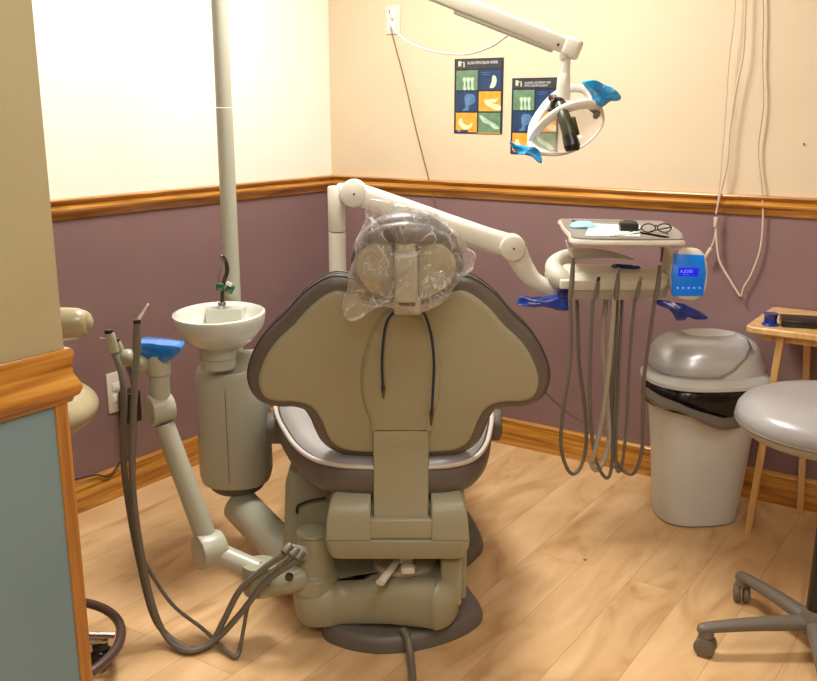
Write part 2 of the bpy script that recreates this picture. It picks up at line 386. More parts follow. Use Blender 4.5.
plug = solo('power_adapter', MB().box((.04, -1.258, .345), (.06, .06, .12), .008), 'black', 'black plug-in power adapter hanging at the left wall outlet', 'power adapter', (.035, -1.262, .285), 'W')
c0 = Vector((.04, -1.262, .285))
solo('power_cable', MB().tube([c0, c0+Vector((0, -.005, -.12)), (.02, -1.30, .14), (.022, -1.36, .10), (.02, -1.42, .123), (.02, -1.55, .14)], .0028), 'cord_dark',
     'thin black cord sagging from left wall outlet to the baseboard', 'cord', c0, 'W')
outlet('wall_outlet', 'white wall outlet high on the back wall at the top edge', (.35, 0, 1.77), 'y')
p = [atw(x, y, 1, -.012) for x, y in ((389, 10), (391, 28), (396, 48), (405, 82), (415, 125), (427, 172), (436, 206), (439, 214))]
solo('hanging_cable', MB().tube(p, .0024, 8), 'cord_brown', 'thin brown cable hanging straight down the back wall from the high outlet', 'cable', p[0], 'W')
p = [at(x, y, d) for x, y, d in ((388, 12, 3.9), (393, 28, 3.75), (410, 43, 3.6), (437, 52, 3.4), (466, 54, 3.2), (490, 47, 3.0), (508, 35, 2.85))]
solo('light_cable', MB().tube(p, .0036, 10), 'pale', 'cream cable looping from the high outlet to the dental light arm', 'cable', p[0])
# hanging cords on the right
pA = [atw(x, y, 1, -.035) for x, y in ((736, -20), (734, 20), (729, 60), (725, 120), (720, 180), (717, 212))]
pB = [atw(x, y, 1, -.035) for x, y in ((746, -20), (745, 20), (743, 55), (736, 90), (730, 130), (727, 165), (720, 195), (716, 214))]
cA = thing('hanging_cable', 'pale doubled cord joined by a slider, left one hanging on the back wall', 'cord', pA[0], 'W')
part('strand', MB().tube(pA, .0022, 8), 'cord', cA)
part('strand', MB().tube(pB, .0034, 8), 'cord', cA)
j = atw(716, 222, 1, -.035)
part('slider', MB().cyl(j+Vector((0, 0, .018)), j-Vector((0, 0, .018)), .009, .008, 16, .002), 'cord', cA)
part('strand', MB().tube([atw(x, y, 1, -.035) for x, y in ((716, 228), (714, 240), (710, 250))], .003, 8), 'cord', cA)
e0, e1 = atw(711, 248, 1, -.035), atw(706, 257, 1, -.035)
part('plug', MB().cyl(e0, e1, .007, .008, 14, .002), 'cord', cA)
part('strand', MB().tube([atw(x, y, 1, -.035) for x, y in ((716, 228), (717, 245), (720, 262), (730, 280), (740, 296))], .0042, 8), 'cord', cA)
pC = [atw(x, y, 1, -.02) for x, y in ((762, -20), (763, 20), (762, 60), (763, 105), (758, 150), (762, 190), (763, 220), (760, 250), (751, 275), (744, 287), (741, 297))]
solo('hanging_cable', MB().tube(pC, .0036, 8), 'cord', 'single wavy pale cord, right one hanging on the back wall', 'cord', pC[0], 'W')
# screw in wall
s_ = atw(804, 144, 1, 0)
solo('wall_screw', MB().cyl(s_, s_-Vector((0, .006, 0)), .004, .003, 12), 'steel', 'small screw in the upper back wall at far right', 'screw', s_, 'W')
# thin cable between chair and bin along the back wall
pD = [at(x, y, d) for x, y, d in ((541, 388, 3.3), (556, 403, 3.4), (575, 418, 3.45), (600, 430, 3.45), (625, 439, 3.45), (648, 443, 3.4), (670, 446, 3.4))]
solo('thin_cable', MB().tube(pD, .0028, 8), 'hose', 'thin grey cable strung low along the back wall behind the instrument hoses', 'cable', pD[0])

# posters
for nm, col, r2 in (('p_dark', (34, 40, 52), (28, 32, 44)), ('p_head', (62, 58, 58), (44, 46, 54)), ('p_green', (104, 136, 104), (84, 118, 90)), ('p_navy', (28, 62, 98), (22, 48, 84)), ('p_amber', (222, 160, 56), (206, 142, 44)),
                    ('p_pale', (196, 214, 190), (150, 176, 150)), ('p_ltblue', (84, 126, 164), (56, 94, 136)), ('p_cream', (240, 222, 180), (230, 200, 140)), ('p_text', (222, 224, 226), (200, 206, 212)), ('p_red', (120, 52, 48), (96, 40, 40))):
    M[nm] = mat('print_'+nm[2:], col, .35, rgb2=r2, nscale=30)
RB = Matrix(((1, 0, 0), (0, 0, -1), (0, 1, 0)))      # text facing -y
def poster(tl, wd, ht, label, lines):
    t = thing('wall_poster', label, 'poster', (tl[0]+wd/2, 0, tl[1]-ht), 'W', 'posters on the back wall')
    def q(u0, v0, u1, v1, y0, th=.0006):     # fractions from top-left
        return MB().box((tl[0]+(u0+u1)/2*wd, -y0, tl[1]-(v0+v1)/2*ht), ((u1-u0)*wd, th, (v1-v0)*ht))
    part('sheet', q(0, 0, 1, 1, .002, .002), 'p_dark', t)
    part('header', q(.03, .015, .97, .135, .0035), 'p_head', t)
    lg = q(.08, .03, .14, .10, .0045); lg.box((tl[0]+.165*wd, -.0045, tl[1]-.05*ht), (.09*wd, .0006, .012*ht)); lg.box((tl[0]+.20*wd, -.0045, tl[1]-.075*ht), (.025*wd, .0006, .07*ht))
    part('logo', lg, 'p_pale', t); part('logo_band', q(.07, .11, .24, .125, .0045), 'p_red', t)
    for i, ln in enumerate(lines):
        text_part('title', ln, .015*(1 if len(lines) == 1 else .72), (tl[0]+.27*wd-(tl[0]+wd/2), -.0045, (tl[1]-(.075+i*.037)*ht)-(tl[1]-ht)), RB, 'p_text', t, sx=(.66 if len(lines) == 1 else .88))
    cols = [['p_green', 'p_navy'], ['p_navy', 'p_amber'], ['p_amber', 'p_green']]
    art = [['teeth', 'tooth'], ['head', 'swoosh'], ['curl', 'hand']]
    for r in range(3):
        for c in range(2):
            u0 = .04+c*.475; v0 = .155+r*.283; u1 = u0+.445; v1 = v0+.262
            tile = part('picture_tile', q(u0, v0, u1, v1, .0035), cols[r][c], t)
            def S(pts, m, n=6):
                poly = catmull_closed([Vector((a, b_, 0)) for a, b_ in pts], n)
                poly = [(tl[0]+(u0+p_.x*(u1-u0))*wd, tl[1]-(v0+p_.y*(v1-v0))*ht) for p_ in poly]
                mb = MB().plate(poly, [(0, -.0040), (0, -.0046)], lambda a, b_, w_: Vector((a, w_, b_)))
                part('illustration', mb, m, tile)
            k = art[r][c]
            if k == 'teeth':
                for dx in (.38, .56, .74): S([(dx, .35), (dx+.09, .42), (dx+.05, .65), (dx+.1, .98), (dx-.04, .95), (dx-.02, .65), (dx-.08, .45)], 'p_pale')
            elif k == 'tooth':
                S([(.62, .3), (.76, .35), (.8, .6), (.72, .85), (.55, .92), (.5, .85), (.58, .6)], 'p_pale'); 
                tx = MB()
                for i in range(2): tx.box((tl[0]+(u0+.3*(u1-u0))*wd, -.0043, tl[1]-(v0+(.12+.1*i)*(v1-v0))*ht), (.5*(u1-u0)*wd*(1-.3*i), .0006, .0025))
                part('caption', tx, 'p_ltblue', tile)
            elif k == 'head':
                S([(.5, .12), (.8, .15), (.92, .35), (.82, .6), (.62, .7), (.6, .95), (.3, .95), (.45, .8), (.42, .5), (.4, .3)], 'p_ltblue')
            elif k == 'swoosh':
                S([(.98, .95), (.6, .85), (.3, .6), (.28, .42), (.5, .45), (.7, .62), (.98, .7)], 'p_cream'); S([(.45, .4), (.8, .38), (.92, .2), (.8, .5), (.6, .55)], 'p_cream')
            elif k == 'curl':
                S([(.15, .6), (.15, .35), (.3, .32), (.38, .55), (.6, .65), (.8, .5), (.7, .8), (.4, .85)], 'p_cream')
            else:
                S([(.05, .12), (.3, .25), (.6, .45), (.85, .62), (.95, .8), (.75, .82), (.5, .6), (.2, .45)], 'p_pale')
    part('footer', q(.04, .955, .3, .985, .0045), 'p_navy', t)
    part('footer', q(.5, .985, .97, .997, .0045), 'p_amber', t)
    text_part('footer_text', 'ACT', .008, (tl[0]+.08*wd-(tl[0]+wd/2), -.005, .021*ht), RB, 'p_text', t)
poster((.656, 1.603), .226, .295, 'left one of two dark tiled posters on the back wall, fully visible', ['ALLERG WITH COLOR WORDS'])
poster((.922, 1.523), .205, .292, 'right one of two dark tiled posters, lower and partly behind the dental light', ['ALLERGE  ACCIDENT CRIS', 'WITH COLOR ALLERGY'])

# ================================================================== DENTAL CHAIR
DC = thing('dental_chair', 'olive-beige dental chair seen from behind with taupe upholstery, in mid room', 'dental chair', (-.03, 2.45, 0))
TILT = math.radians(17)
BP = at(401, 455, 2.22)                               # bottom of the back panel
BN = Vector((0, -math.cos(TILT), -math.sin(TILT)))    # outward (towards the room's front) normal of the shell
BU = Vector((1, 0, 0)); BV = Vector((0, -math.sin(TILT), math.cos(TILT)))
def bp2(x, y):
    q = atp(x, y, BP, BN) - BP; return (q.dot(BU), q.dot(BV))
def bmap(u, v, w_): return BP + BU*u + BV*v + BN*w_
Lh = [(401, 306), (375, 304), (345, 293), (330, 295), (311, 309), (296, 326), (280, 341), (269, 356), (262, 373), (261, 386), (267, 398), (280, 402), (297, 402.5), (313, 408), (322, 420), (327, 432), (334, 444), (348, 451), (372, 453), (401, 454)]
half = []
for x, y in Lh:
    u, v = bp2(x, y); half.append((-(u - bp2(401, y)[0]) * 1.0, v))
SC = 1.0
right_ = [(max(u, 0)*.985, v) for u, v in half]
poly = [(u, v) for u, v in right_] + [(-u*1.015/.985, v) for u, v in reversed(right_[1:-1])]
poly = [(p.x, p.y) for p in catmull_closed([Vector((a, b_, 0)) for a, b_ in poly], 5)]
part('back_shell', MB().plate(poly, [(-.012, .001), (-.006, .0005), (-.001, -.003), (0, -.008), (.0, -.025)], bmap), 'shell', DC)
cush = part('back_cushion', MB().plate(poly, [(-.01, -.009), (.010, -.010), (.020, -.014), (.027, -.022), (.029, -.032), (.024, -.042), (.020, -.046), (.024, -.050), (.022, -.062), (.012, -.074), (-.002, -.080), (-.012, -.082)], bmap), 'vinyl', DC)
def outline_tube(poly_, off, w_, r):
    P = [Vector(p) for p in poly_]; n = len(P); mb = MB()
    ar = sum(P[i].x*P[(i+1) % n].y - P[(i+1) % n].x*P[i].y for i in range(n)); sg = 1 if ar > 0 else -1; pts = []
    for i in range(n):
        d = (P[(i+1) % n]-P[i-1]).normalized(); nn = Vector((d.y, -d.x))*sg; pts.append(bmap(P[i].x+nn.x*off, P[i].y+nn.y*off, w_))
    R = []
    for i in range(n):
        t = (pts[(i+1) % n]-pts[i-1]).normalized(); a = BN; b_ = t.cross(a).normalized()
        R.append([pts[i]+(a*math.cos(k*PI/3)+b_*math.sin(k*PI/3))*r for k in range(6)])
    return mb.rings(R, loop=True)
part('piping', outline_tube(poly, .0285, -.027, .003), 'darkpipe', cush)
part('piping', outline_tube(poly, .0225, -.060, .003), 'darkpipe', cush)
# raised spine cover on the shell
sp = [(388, 311), (374, 330), (366, 352), (362, 375), (364, 400), (371, 420), (375, 432)]
sh = [(abs(bp2(x, y)[0]-bp2(401, y)[0]), bp2(401, y)[1]) for x, y in sp]
spoly = sh + [(-u, v) for u, v in reversed(sh)]
spoly = [(p.x, p.y) for p in catmull_closed([Vector((a, b_, 0)) for a, b_ in spoly], 5)]
part('spine_cover', MB().plate(spoly, [(.004, -.002), (0, .006), (-.006, .011), (-.012, .013), (-.015, .0135)], bmap), 'shell', DC)
# stem, from spine cover down to the carriage
sv = bp2(401, 428)[1]
st0, st1, st2, st3 = bmap(0, sv, .004), bmap(0, .0, .008), at(401, 478, 2.21), at(401, 522, 2.19)
hw = .0705
R = []
for c_, hh, dn in ((st0, hw*.98, BN), (bmap(0, sv*.5, .012), hw, BN), (st1, hw, Vector((0, -.99, -.1))), (st3, hw*1.0, Vector((0, -1, .08)))):
    dn = dn.normalized(); R.append([c_+BU*a*hh+dn*w_ for a, w_ in ((-1, -.03), (-1, .004), (-.96, .010), (.96, .010), (1, .004), (1, -.03))])
part('back_stem', MB().rings(R), 'shell', DC)
# seat (tapered rear end, visible below the back)
def F(d): return -.03-.085*(d-2.2)       # the chair axis leans slightly left going away
seat_r = [(2.205, .0), (2.207, .07), (2.215, .14), (2.25, .20), (2.33, .245), (2.45, .28), (2.60, .31), (2.75, .315), (2.95, .27), (3.3, .235), (3.7, .22), (3.95, .17), (4.0, .08), (4.005, 0)]
sp2 = [(F(d)+h_, d) for d, h_ in seat_r] + [(F(d)-h_*1.05, d) for d, h_ in reversed(seat_r[1:-1])]
sp2 = [(p.x, p.y) for p in catmull_closed([Vector((a, b_, 0)) for a, b_ in sp2], 4)]
def smap(z0):
    def f(u, v, w_):
        side = abs(u-F(v))/.3
        return Vector((u, v, z0+w_ + .012*side*side - .02*max(0, v-3.0)))
    return f
seat = part('seat', MB().plate(sp2, [(-.03, -.082), (-.012, -.078), (-.002, -.064), (.0, -.045), (-.002, -.012), (-.014, .004)], smap(.52)), 'vinyl', DC)
part('seat_pad', MB().plate(sp2, [(-.012, .0), (-.018, .012), (-.035, .022), (-.07, .026), (-.12, .014), (-.14, .012)], smap(.52)), 'vinyl_lt', seat, 'light grey padded seat top')
pp = MB(); n_ = len(sp2); R = []
for i in range(n_):
    q = smap(.52)(sp2[i][0], sp2[i][1], .002); c_ = Vector((F(q.y), q.y, q.z)); t_ = Vector((sp2[(i+1) % n_][0]-sp2[i-1][0], sp2[(i+1) % n_][1]-sp2[i-1][1], 0)).normalized()
    a = Vector((t_.y, -t_.x, 0)); q = q - (-a)*(-.002)
    R.append([q+(a*math.cos(k*PI/4)+UP*math.sin(k*PI/4))*.0065 for k in range(8)])
part('piping', pp.rings(R, loop=True), 'piping', seat, 'pale raised piping round the seat')
# tufting seams
se = MB()
for s in (-1, 1):
    for d in (2.32, 2.44, 2.58):
        part('stitching', MB().tube([smap(.52)(F(d)+s*(.08), d-.02, .0195), smap(.52)(F(d)+s*(.2), d+.05, .0235)], .0022, 6, smooth=False), 'vinyl', seat)
# armrest pivots
for s in (-1, 1):
    c_ = at(271 if s < 0 else 501, 428 if s < 0 else 425, 2.62); 
    part('armrest_pivot', MB().cyl(c_+Vector((.0 if s > 0 else -.01, 0, 0)), c_+Vector((-.05*s, 0, 0)), .047, .047, 28, .008), 'vinyl', DC)
# carriage under the seat
c0 = at(398, 527, 2.34)
car = MB()
zT, zB = .452, .272
xl, xr = at(327, 520, 2.2).x, at(468, 520, 2.2).x; xm = (xl+xr)/2; cwid = xr-xl
zsplit = at(400, 538, 2.18).z
Rr = []
def rrect(x0, x1, y0, y1, z, r, n=6):
    out = []
    for cx, cy, a0 in ((x1-r, y0+r, -PI/2), (x1-r, y1-r, 0), (x0+r, y1-r, PI/2), (x0+r, y0+r, PI)):
        for k in range(n+1):
            a = a0+PI/2*k/n; out.append(Vector((cx+r*math.cos(a), cy+r*math.sin(a), z)))
    return out
# upper block with a notch for the stem: two cheeks and a low middle
ck = MB()
nl, nr_ = at(371, 520, 2.19).x, at(431, 520, 2.19).x
for a, b_ in ((xl, nl), (nr_, xr)):
    L = 1 if a == xl else 0; Q = 1-L
    def chk(z_, y0_, ins, y1_=2.6): return rrect(a+ins*L, b_-ins*Q, y0_, y1_, z_, .006)
    ck.rings([chk(zsplit, 2.166, 0), chk(zsplit+.03, 2.165, 0), chk(zT-.045, 2.170, .003), chk(zT-.025, 2.178, .008), chk(zT-.01, 2.192, .014), chk(zT-.003, 2.21, .022), chk(zT, 2.235, .032, 2.58)])
ck.box(((nl+nr_)/2, 2.40, (zsplit+zT-.03)/2), (nr_-nl+.01, .38, zT-.03-zsplit), .006)
ck.box(((nl+nr_)/2, 2.2, zsplit+.028), (nr_-nl+.01, .06, .055), .006)
part('carriage', ck, 'shell', DC)
lc = MB().rings([rrect(xl+.03, xr-.03, 2.215, 2.6, zB, .02), rrect(xl+.008, xr-.008, 2.18, 2.6, zB+.012, .025), rrect(xl-.002, xr+.002, 2.168, 2.6, zB+.04, .025), rrect(xl-.004, xr+.004, 2.165, 2.6, zsplit-.004, .02), rrect(xl+.002, xr-.002, 2.17, 2.6, zsplit-.001, .02)])
part('carriage_skirt', lc, 'shell', DC)
for x, y in ((375, 550), (431, 547)):
    q = at(x, y, 2.17); part('screw', MB().cyl(q, q+Vector((0, .012, 0)), .0055, .006, 14), 'darksteel', DC)
# side cover (left of the carriage, under the seat)
sc_ = MB().rings([rrect(-.36, -.14, 2.46, 3.2, .06, .05), rrect(-.37, -.14, 2.44, 3.2, .09, .05), rrect(-.355, -.14, 2.46, 3.2, .36, .05), rrect(-.345, -.14, 2.48, 3.18, .395, .045), rrect(-.32, -.15, 2.52, 3.16, .41, .03)])
part('side_cover', sc_, 'shell', DC)
sl = [at(x, y, 2.435) for x, y in ((297, 513), (298, 506), (309, 501), (326, 498))]
part('grip_slot', MB().tube([q+Vector((0, 0, 0)) for q in sl], .004, 8), 'black', DC)
# lift arm / front mass below the seat
part('lift_arm', MB().rings([rrect(-.20, .13, 2.5, 3.15, .05, .05), rrect(-.18, .11, 2.5, 3.3, .42, .05)]), 'plastic', DC)
# base plate
bpz = .045
bpts = [atz(x, y, bpz) for x, y in ((330, 628), (372, 632), (415, 626), (452, 615), (476, 608), (480, 600), (470, 578))]
bp_poly = [(-.235, 2.28), (-.18, 2.225), (-.09, 2.195), (.01, 2.205), (.10, 2.245), (.17, 2.30), (.21, 2.37), (.19, 2.46), (.165, 2.55), (.165, 2.64), (.21, 2.72), (.245, 2.80), (.235, 2.92), (.20, 3.1), (.16, 3.3), (.08, 3.42), (-.1, 3.45), (-.24, 3.4), (-.28, 3.2), (-.28, 2.9), (-.26, 2.6), (-.25, 2.42)]
bp_poly = [(p.x, p.y) for p in catmull_closed([Vector((a, b_, 0)) for a, b_ in bp_poly], 5)]
part('base_plate', MB().plate(bp_poly, [(0, 0), (0, .018), (-.004, .030), (-.009, .040), (-.016, .044), (-.02, .0445)], lambda u, v, w_: Vector((u, v, w_))), 'greyplate', DC)
# rear junction housing
hz0, hz1 = .048, .162
pc = at(318, 592, 2.30)                # centre of the post
pl = [(pc.x-.066, 2.31), (pc.x-.05, 2.255), (pc.x-.01, 2.235), (pc.x+.04, 2.238), (pc.x+.09, 2.25), (.03, 2.215), (.07, 2.20), (.105, 2.215), (.135, 2.26), (.142, 2.33), (.14, 2.46), (.0, 2.5), (-.15, 2.46), (pc.x-.04, 2.40), (pc.x-.066, 2.36)]
pl = [(p.x, p.y) for p in catmull_closed([Vector((a, b_, 0)) for a, b_ in pl], 5)]
def hmap(u, v, w_): return Vector((u, v, w_ + (.012 if w_ < .1 else .03)*max(0, min(1, (u+.17)/.12))))
part('rear_housing', MB().plate(pl, [(-.04, hz0-.004), (-.012, hz0), (-.002, hz0+.02), (.004, hz0+.07), (.002, hz1-.03), (-.006, hz1-.012), (-.02, hz1), (-.05, hz1+.004)], hmap), 'shell', DC)
q = at(405, 573, 2.33)
part('pivot_disc', MB().lathe([(.085, hz1), (.088, hz1+.032), (.083, hz1+.042), (.07, hz1+.048), (.03, hz1+.052)], (q.x, 2.34, 0)), 'plastic', DC)
part('recess_shade_block', MB().rings([rrect(xl+.03, xr-.04, 2.42, 2.6, hz1-.01, .02), rrect(xl+.03, xr-.04, 2.42, 2.6, zB+.01, .02)]), 'greyplate', DC)  # dark solid set in the gap, standing in for the recess's shade
for q0, q1, r in ((at(380, 583, 2.17), at(397, 561, 2.26), .012),):
    lv = part('release_lever', MB().tube([q0, q0.lerp(q1, .5), q1], [.0125, .0115, .010], 14, flat=.7), 'pale', DC)
    lv2 = at(406, 558, 2.25); part('lever_joint', MB().box(lv2, (.035, .03, .022), .005), 'plastic', lv)
q = at(408, 569, 2.22); part('knob', MB().box(q, (.038, .03, .022), .008, 4), 'pale', DC)
q = at(452, 580, 2.26)
part('side_bracket', MB().box(at(451, 580, 2.26)+Vector((0, .04, 0)), (.056, .12, .135), .008), 'shell', DC)
part('side_bracket', MB().box(at(464, 566, 2.36)+Vector((-.01, .02, 0)), (.03, .12, .16), .006), 'shell', DC)
q = at(458, 576, 2.25); part('screw', MB().cyl(q+Vector((.0, -.006, 0)), q+Vector((0, .01, 0)), .006, .006, 12), 'black', DC)
for x, y in ((318, 636), (404, 630)):
    q = at(x, y, 2.29); part('levelling_foot', MB().lathe([(.036, .042), (.04, .05), (.04, .075), (.03, .08)], (q.x, 2.29, 0)), 'greyplate', DC)
# power hose from below
pw = [at(403, 630, 2.22), at(408, 640, 2.19), atz(411, 660, .012), atz(413, 685, .012), atz(415, 720, .012)]
part('supply_hose', MB().tube(pw, .010, 14), 'hose', DC)
# ---- headrest
HR = at(406, 262, 1.98)
def hmapr(u, v, w_): return HR + BU*u + BV*v + BN*w_
hp = [(-.0, .098), (-.055, .088), (-.098, .058), (-.122, .015), (-.124, -.03), (-.10, -.072), (-.05, -.092), (0, -.098)]
hp = [(u*.92, v) for u, v in hp]
hpoly = hp + [(-u*1.04, v) for u, v in reversed(hp[1:-1])]
hpoly = [(p.x, p.y) for p in catmull_closed([Vector((a, b_, 0)) for a, b_ in hpoly], 5)]
HC = part('headrest_cushion', MB().plate(hpoly, [(-.03, .01), (-.008, .006), (.002, -.006), (.005, -.025), (-.002, -.05), (-.02, -.066), (-.05, -.074)], hmapr), 'vinyl', DC, 'dark taupe headrest cushion')
for s in (-1, 1):
    w1 = [(s*.028, .046), (s*.072, .048), (s*.105, .012), (s*.100, -.035), (s*.066, -.070), (s*.026, -.074)]
    w1 = [(p.x, p.y) for p in catmull_closed([Vector((a, b_, 0)) for a, b_ in w1], 5)]
    part('headrest_shell', MB().plate(w1, [(0, .0), (.0, .012), (-.004, .017), (-.014, .019)], hmapr), 'shell', HC)
roll = MB()
roll.tube([hmapr(-.075, .062, .004), hmapr(-.045, .072, .016), hmapr(0, .076, .02), hmapr(.045, .072, .016), hmapr(.075, .062, .004)], [.010, .021, .026, .021, .010], 20)
part('headrest_roll', roll, 'vinyl', HC)
st = MB()
st.box(hmapr(0, -.018, .035), (.049, .03, .115), .008, 4, Matrix.Rotation(TILT, 3, 'X'))
part('headrest_hinge', st, 'plastic', HC)
part('hinge_tongue', MB().box(hmapr(0, .05, .03), (.04, .018, .05), .006, 3, Matrix.Rotation(TILT, 3, 'X')), 'plastic', HC)
q0 = hmapr(0, -.06, .02); q1 = bmap(0, bp2(401, 309)[1]-.03, .012)
hb = MB()
sA, sB = at(407, 285, 1.98), bmap(.008, bp2(401, 312)[1], .014)
hb.box(sA.lerp(sB, .1), (.05, .022, .10), .004, 3, Matrix.Rotation(TILT, 3, 'X'))
part('headrest_stem', hb, 'plastic', DC)
part('stem_latch', MB().box(at(407, 304, 1.995), (.058, .03, .042), .005, 3, Matrix.Rotation(TILT, 3, 'X')), 'plastic', DC)
part('latch_slot', MB().box(at(407, 303, 1.977), (.036, .006, .012), .001, 2, Matrix.Rotation(TILT, 3, 'X')), 'black', DC)

# plastic bag over the headrest
bag2 = [(369, 198), (385, 201), (400, 203), (418, 205), (438, 212), (453, 226), (463, 240), (471, 252), (473, 262), (462, 272), (452, 286), (436, 299), (418, 304), (402, 300), (385, 297), (372, 300), (362, 314), (351, 318), (345, 308), (347, 290), (350, 274), (354, 255), (359, 235), (365, 218)]
bq = [atp(x, y, HR, BN)-HR for x, y in bag2]; bq = [(q.dot(BU), q.dot(BV)) for q in bq]
bq = [(p.x, p.y) for p in catmull_closed([Vector((a, b_, 0)) for a, b_ in bq], 5)]
mb = MB(); lay = []
K = 22
for i in range(1, K):
    ph = PI*i/K; s_ = min(1, (math.sin(ph))**.45); lay.append((s_, .012+.078*math.cos(ph)))
R = []
for s_, w_ in lay:
    ring = []
    for k, (u, v) in enumerate(bq):
        p = Vector((u*s_, v*s_, w_)); rr = (u*u+v*v)**.5
        squash = 1 - .75*max(0, min(1, (rr-.11)/.05))
        p.z = .012+(w_-.012)*squash
        nv = noise.noise(p*16)*.010+noise.noise(p*45)*.006 + (abs(noise.noise(p*28+Vector((3, 1, 5))))-.2)*.014
        p += Vector((nv*.8, nv*.8, nv*(1 if w_ > 0 else -1)))
        p.z = max(p.z, .0) if False else p.z
        ring.append(hmapr(p.x, p.y, p.z))
    R.append(ring)
mb.rings(R)
bag = solo('plastic_cover', mb, M['film'], 'crinkled clear plastic bag pulled over the headrest', 'plastic cover', HR)
# bib chain
BC = thing('bib_cord', 'dark blue bib cord hung behind the headrest with a metal clip on each end', 'bib cord', bmap(0, .3, .02))
def onb(x, y, w_): return atp(x, y, BP+BN*w_, BN)
part('cord', MB().tube([onb(x, y, .030) for x, y in ((383, 388), (382, 365), (383, 345), (386, 325), (392, 314), (401, 309), (412, 308), (421, 310), (427, 320), (432, 340), (434, 365), (433, 390), (432, 412))], .0034, 10), 'bluecord', BC)
for (x0, y0), (x1, y1) in (((383, 384), (383.5, 398)), ((432, 408), (431, 425))):
    a, b_ = onb(x0, y0, .028), onb(x1, y1, .028)
    part('clip', MB().tube([a, a.lerp(b_, .35), b_], [.005, .0095, .004], 8, n=3, flat=.6), 'darksteel', BC)

# ================================================================== CUSPIDOR
CU = thing('cuspidor_unit', 'dental cuspidor with white oval bowl on a grey column, left of the chair', 'cuspidor', (-.52, 2.75, 0))
cc = at(235, 430, 2.78); cx, cy = cc.x, 2.78
zb, zt = at(236, 488, 2.68).z-.01, at(236, 378, 2.68).z
col = MB()
def colring(z, s=1, dz=0): 
    n = 40; return [Vector((cx+.112*s*math.copysign(abs(math.cos(2*PI*k/n))**.8, math.cos(2*PI*k/n)), cy+.115*s*math.copysign(abs(math.sin(2*PI*k/n))**.8, math.sin(2*PI*k/n)), z + dz*(.5+.5*math.cos(2*PI*k/n-.6)))) for k in range(n)]
col.rings([colring(zb+.01, .7), colring(zb, .85), colring(zb+.008, .95), colring(zb+.03, 1), colring(zt-.02, 1, .03), colring(zt-.004, .98, .034), colring(zt+.004, .94, .036)])
part('column', col, 'plastic', CU)
part('column_seam', MB().box((cx-.002, cy-.1145, (zb+zt)/2), (.0015, .004, zt-zb-.07)), 'greyplate', CU)
bw = MB(); bc = Vector((at(217, 325, 2.70).x, 2.70, 0)); zr = at(219, 313, 2.74).z
prof = [(.035, zr-.105), (.075, zr-.098), (.115, zr-.07), (.135, zr-.035), (.141, zr-.008), (.139, zr+.002), (.130, zr+.004), (.122, zr-.001), (.114, zr-.018), (.09, zr-.045), (.05, zr-.06), (.0, zr-.064)]
bc.y = 2.74; bw.lathe(prof, bc, sx=.98, sy=1.22, seg=56)
bowl = part('bowl', bw, 'porcelain', CU, 'white oval spittoon bowl')
part('spout_ledge', MB().rings([[Vector((bc.x+.0+x_, bc.y+.095+y_, z_)) for x_, y_ in ((-.055, -.03), (.055, -.03), (.065, .05), (-.065, .05))] for z_ in (zr-.05, zr-.003)]), 'porcelain', bowl)
part('drain', MB().lathe([(.018, zr-.062), (.016, zr-.058), (.004, zr-.058)], bc), 'steel', bowl)
part('bowl_neck', MB().lathe([(.040, zr-.158), (.052, zr-.155), (.053, zr-.130), (.050, zr-.128), (.050, zr-.126), (.054, zr-.123), (.054, zr-.09)], bc-Vector((0, .05, 0))), 'plastic', CU)
g0 = at(222, 304, 2.82)
fa = MB().tube([at(222, 305, 2.83), at(223, 285, 2.84), at(227, 272, 2.85), at(226, 262, 2.85), at(222, 256, 2.84), at(221, 262, 2.83)], [.0055, .0055, .007, .006, .0045, .004], 12)
fc = part('faucet', fa, 'darksteel', CU)
part('faucet_base', MB().cyl(g0-Vector((0, 0, .02)), g0+Vector((0, 0, .006)), .014, .012, 20, .002), 'steel', fc)
part('cup_filler', MB().tube([at(220, 290, 2.82), at(219, 283, 2.82), at(220, 270, 2.82), at(221, 258, 2.83)], .0016, 8), 'steel', fc)
vg = MB(); vg.box(at(220, 287, 2.825), (.022, .016, .024), .004); vg.box(at(230, 289, 2.835), (.024, .018, .03), .005, 3, Matrix.Rotation(.5, 3, 'Y'))
vv = part('valve', vg, 'green', fc, 'green valve block on the faucet')
part('valve_label', MB().box(at(229, 284, 2.822), (.018, .004, .012), .001, 2, Matrix.Rotation(.5, 3, 'Y')), 'white', vv)
# carrying arm
a0, a1 = at(240, 505, 2.74), at(322, 590, 2.42)
arm = MB().tube([a0, a0.lerp(a1, .3), a0.lerp(a1, .7), a1], .058, 28)
part('support_arm', arm, 'plastic', CU)
part('arm_collar', MB().lathe([(.075, zb-.03), (.085, zb-.02), (.085, zb+.006)], (cx+.0, cy, 0)), 'greyplate', CU)

# ================================================================== DENTAL LIGHT
lt = at(233, 300, 2.95)
DL = thing('dental_light', 'ceiling-high pale pole with jointed arm carrying a white oval dental light', 'dental light', (lt.x, 2.95, 0))
px_, py_ = lt.x, 2.95
sm = at(222, 108, 2.95).z
part('pole', MB().cyl((px_, py_, .45), (px_, py_, sm), .0255, .0255, 28), 'plastic', DL)
part('pole', MB().cyl((px_, py_, sm+.002), (px_, py_, 2.08), .0245, .0245, 28), 'plastic', DL)
part('pole_foot', MB().cyl((px_, py_, .40), (px_, py_, .47), .03, .026, 28), 'plastic', DL)
k1 = at(300, -60, 2.9)
part('pivot', MB().cyl((px_, py_, 2.07), (px_, py_, 2.15), .034, .034, 28, .006), 'plastic', DL)
top = Vector((px_, py_, 2.12))
part('upper_arm', MB().tube([top, top+Vector((.25, .04, .0)), Vector((.0, 2.95, 2.03))], [.03, .028, .026], 20), 'plastic', DL)
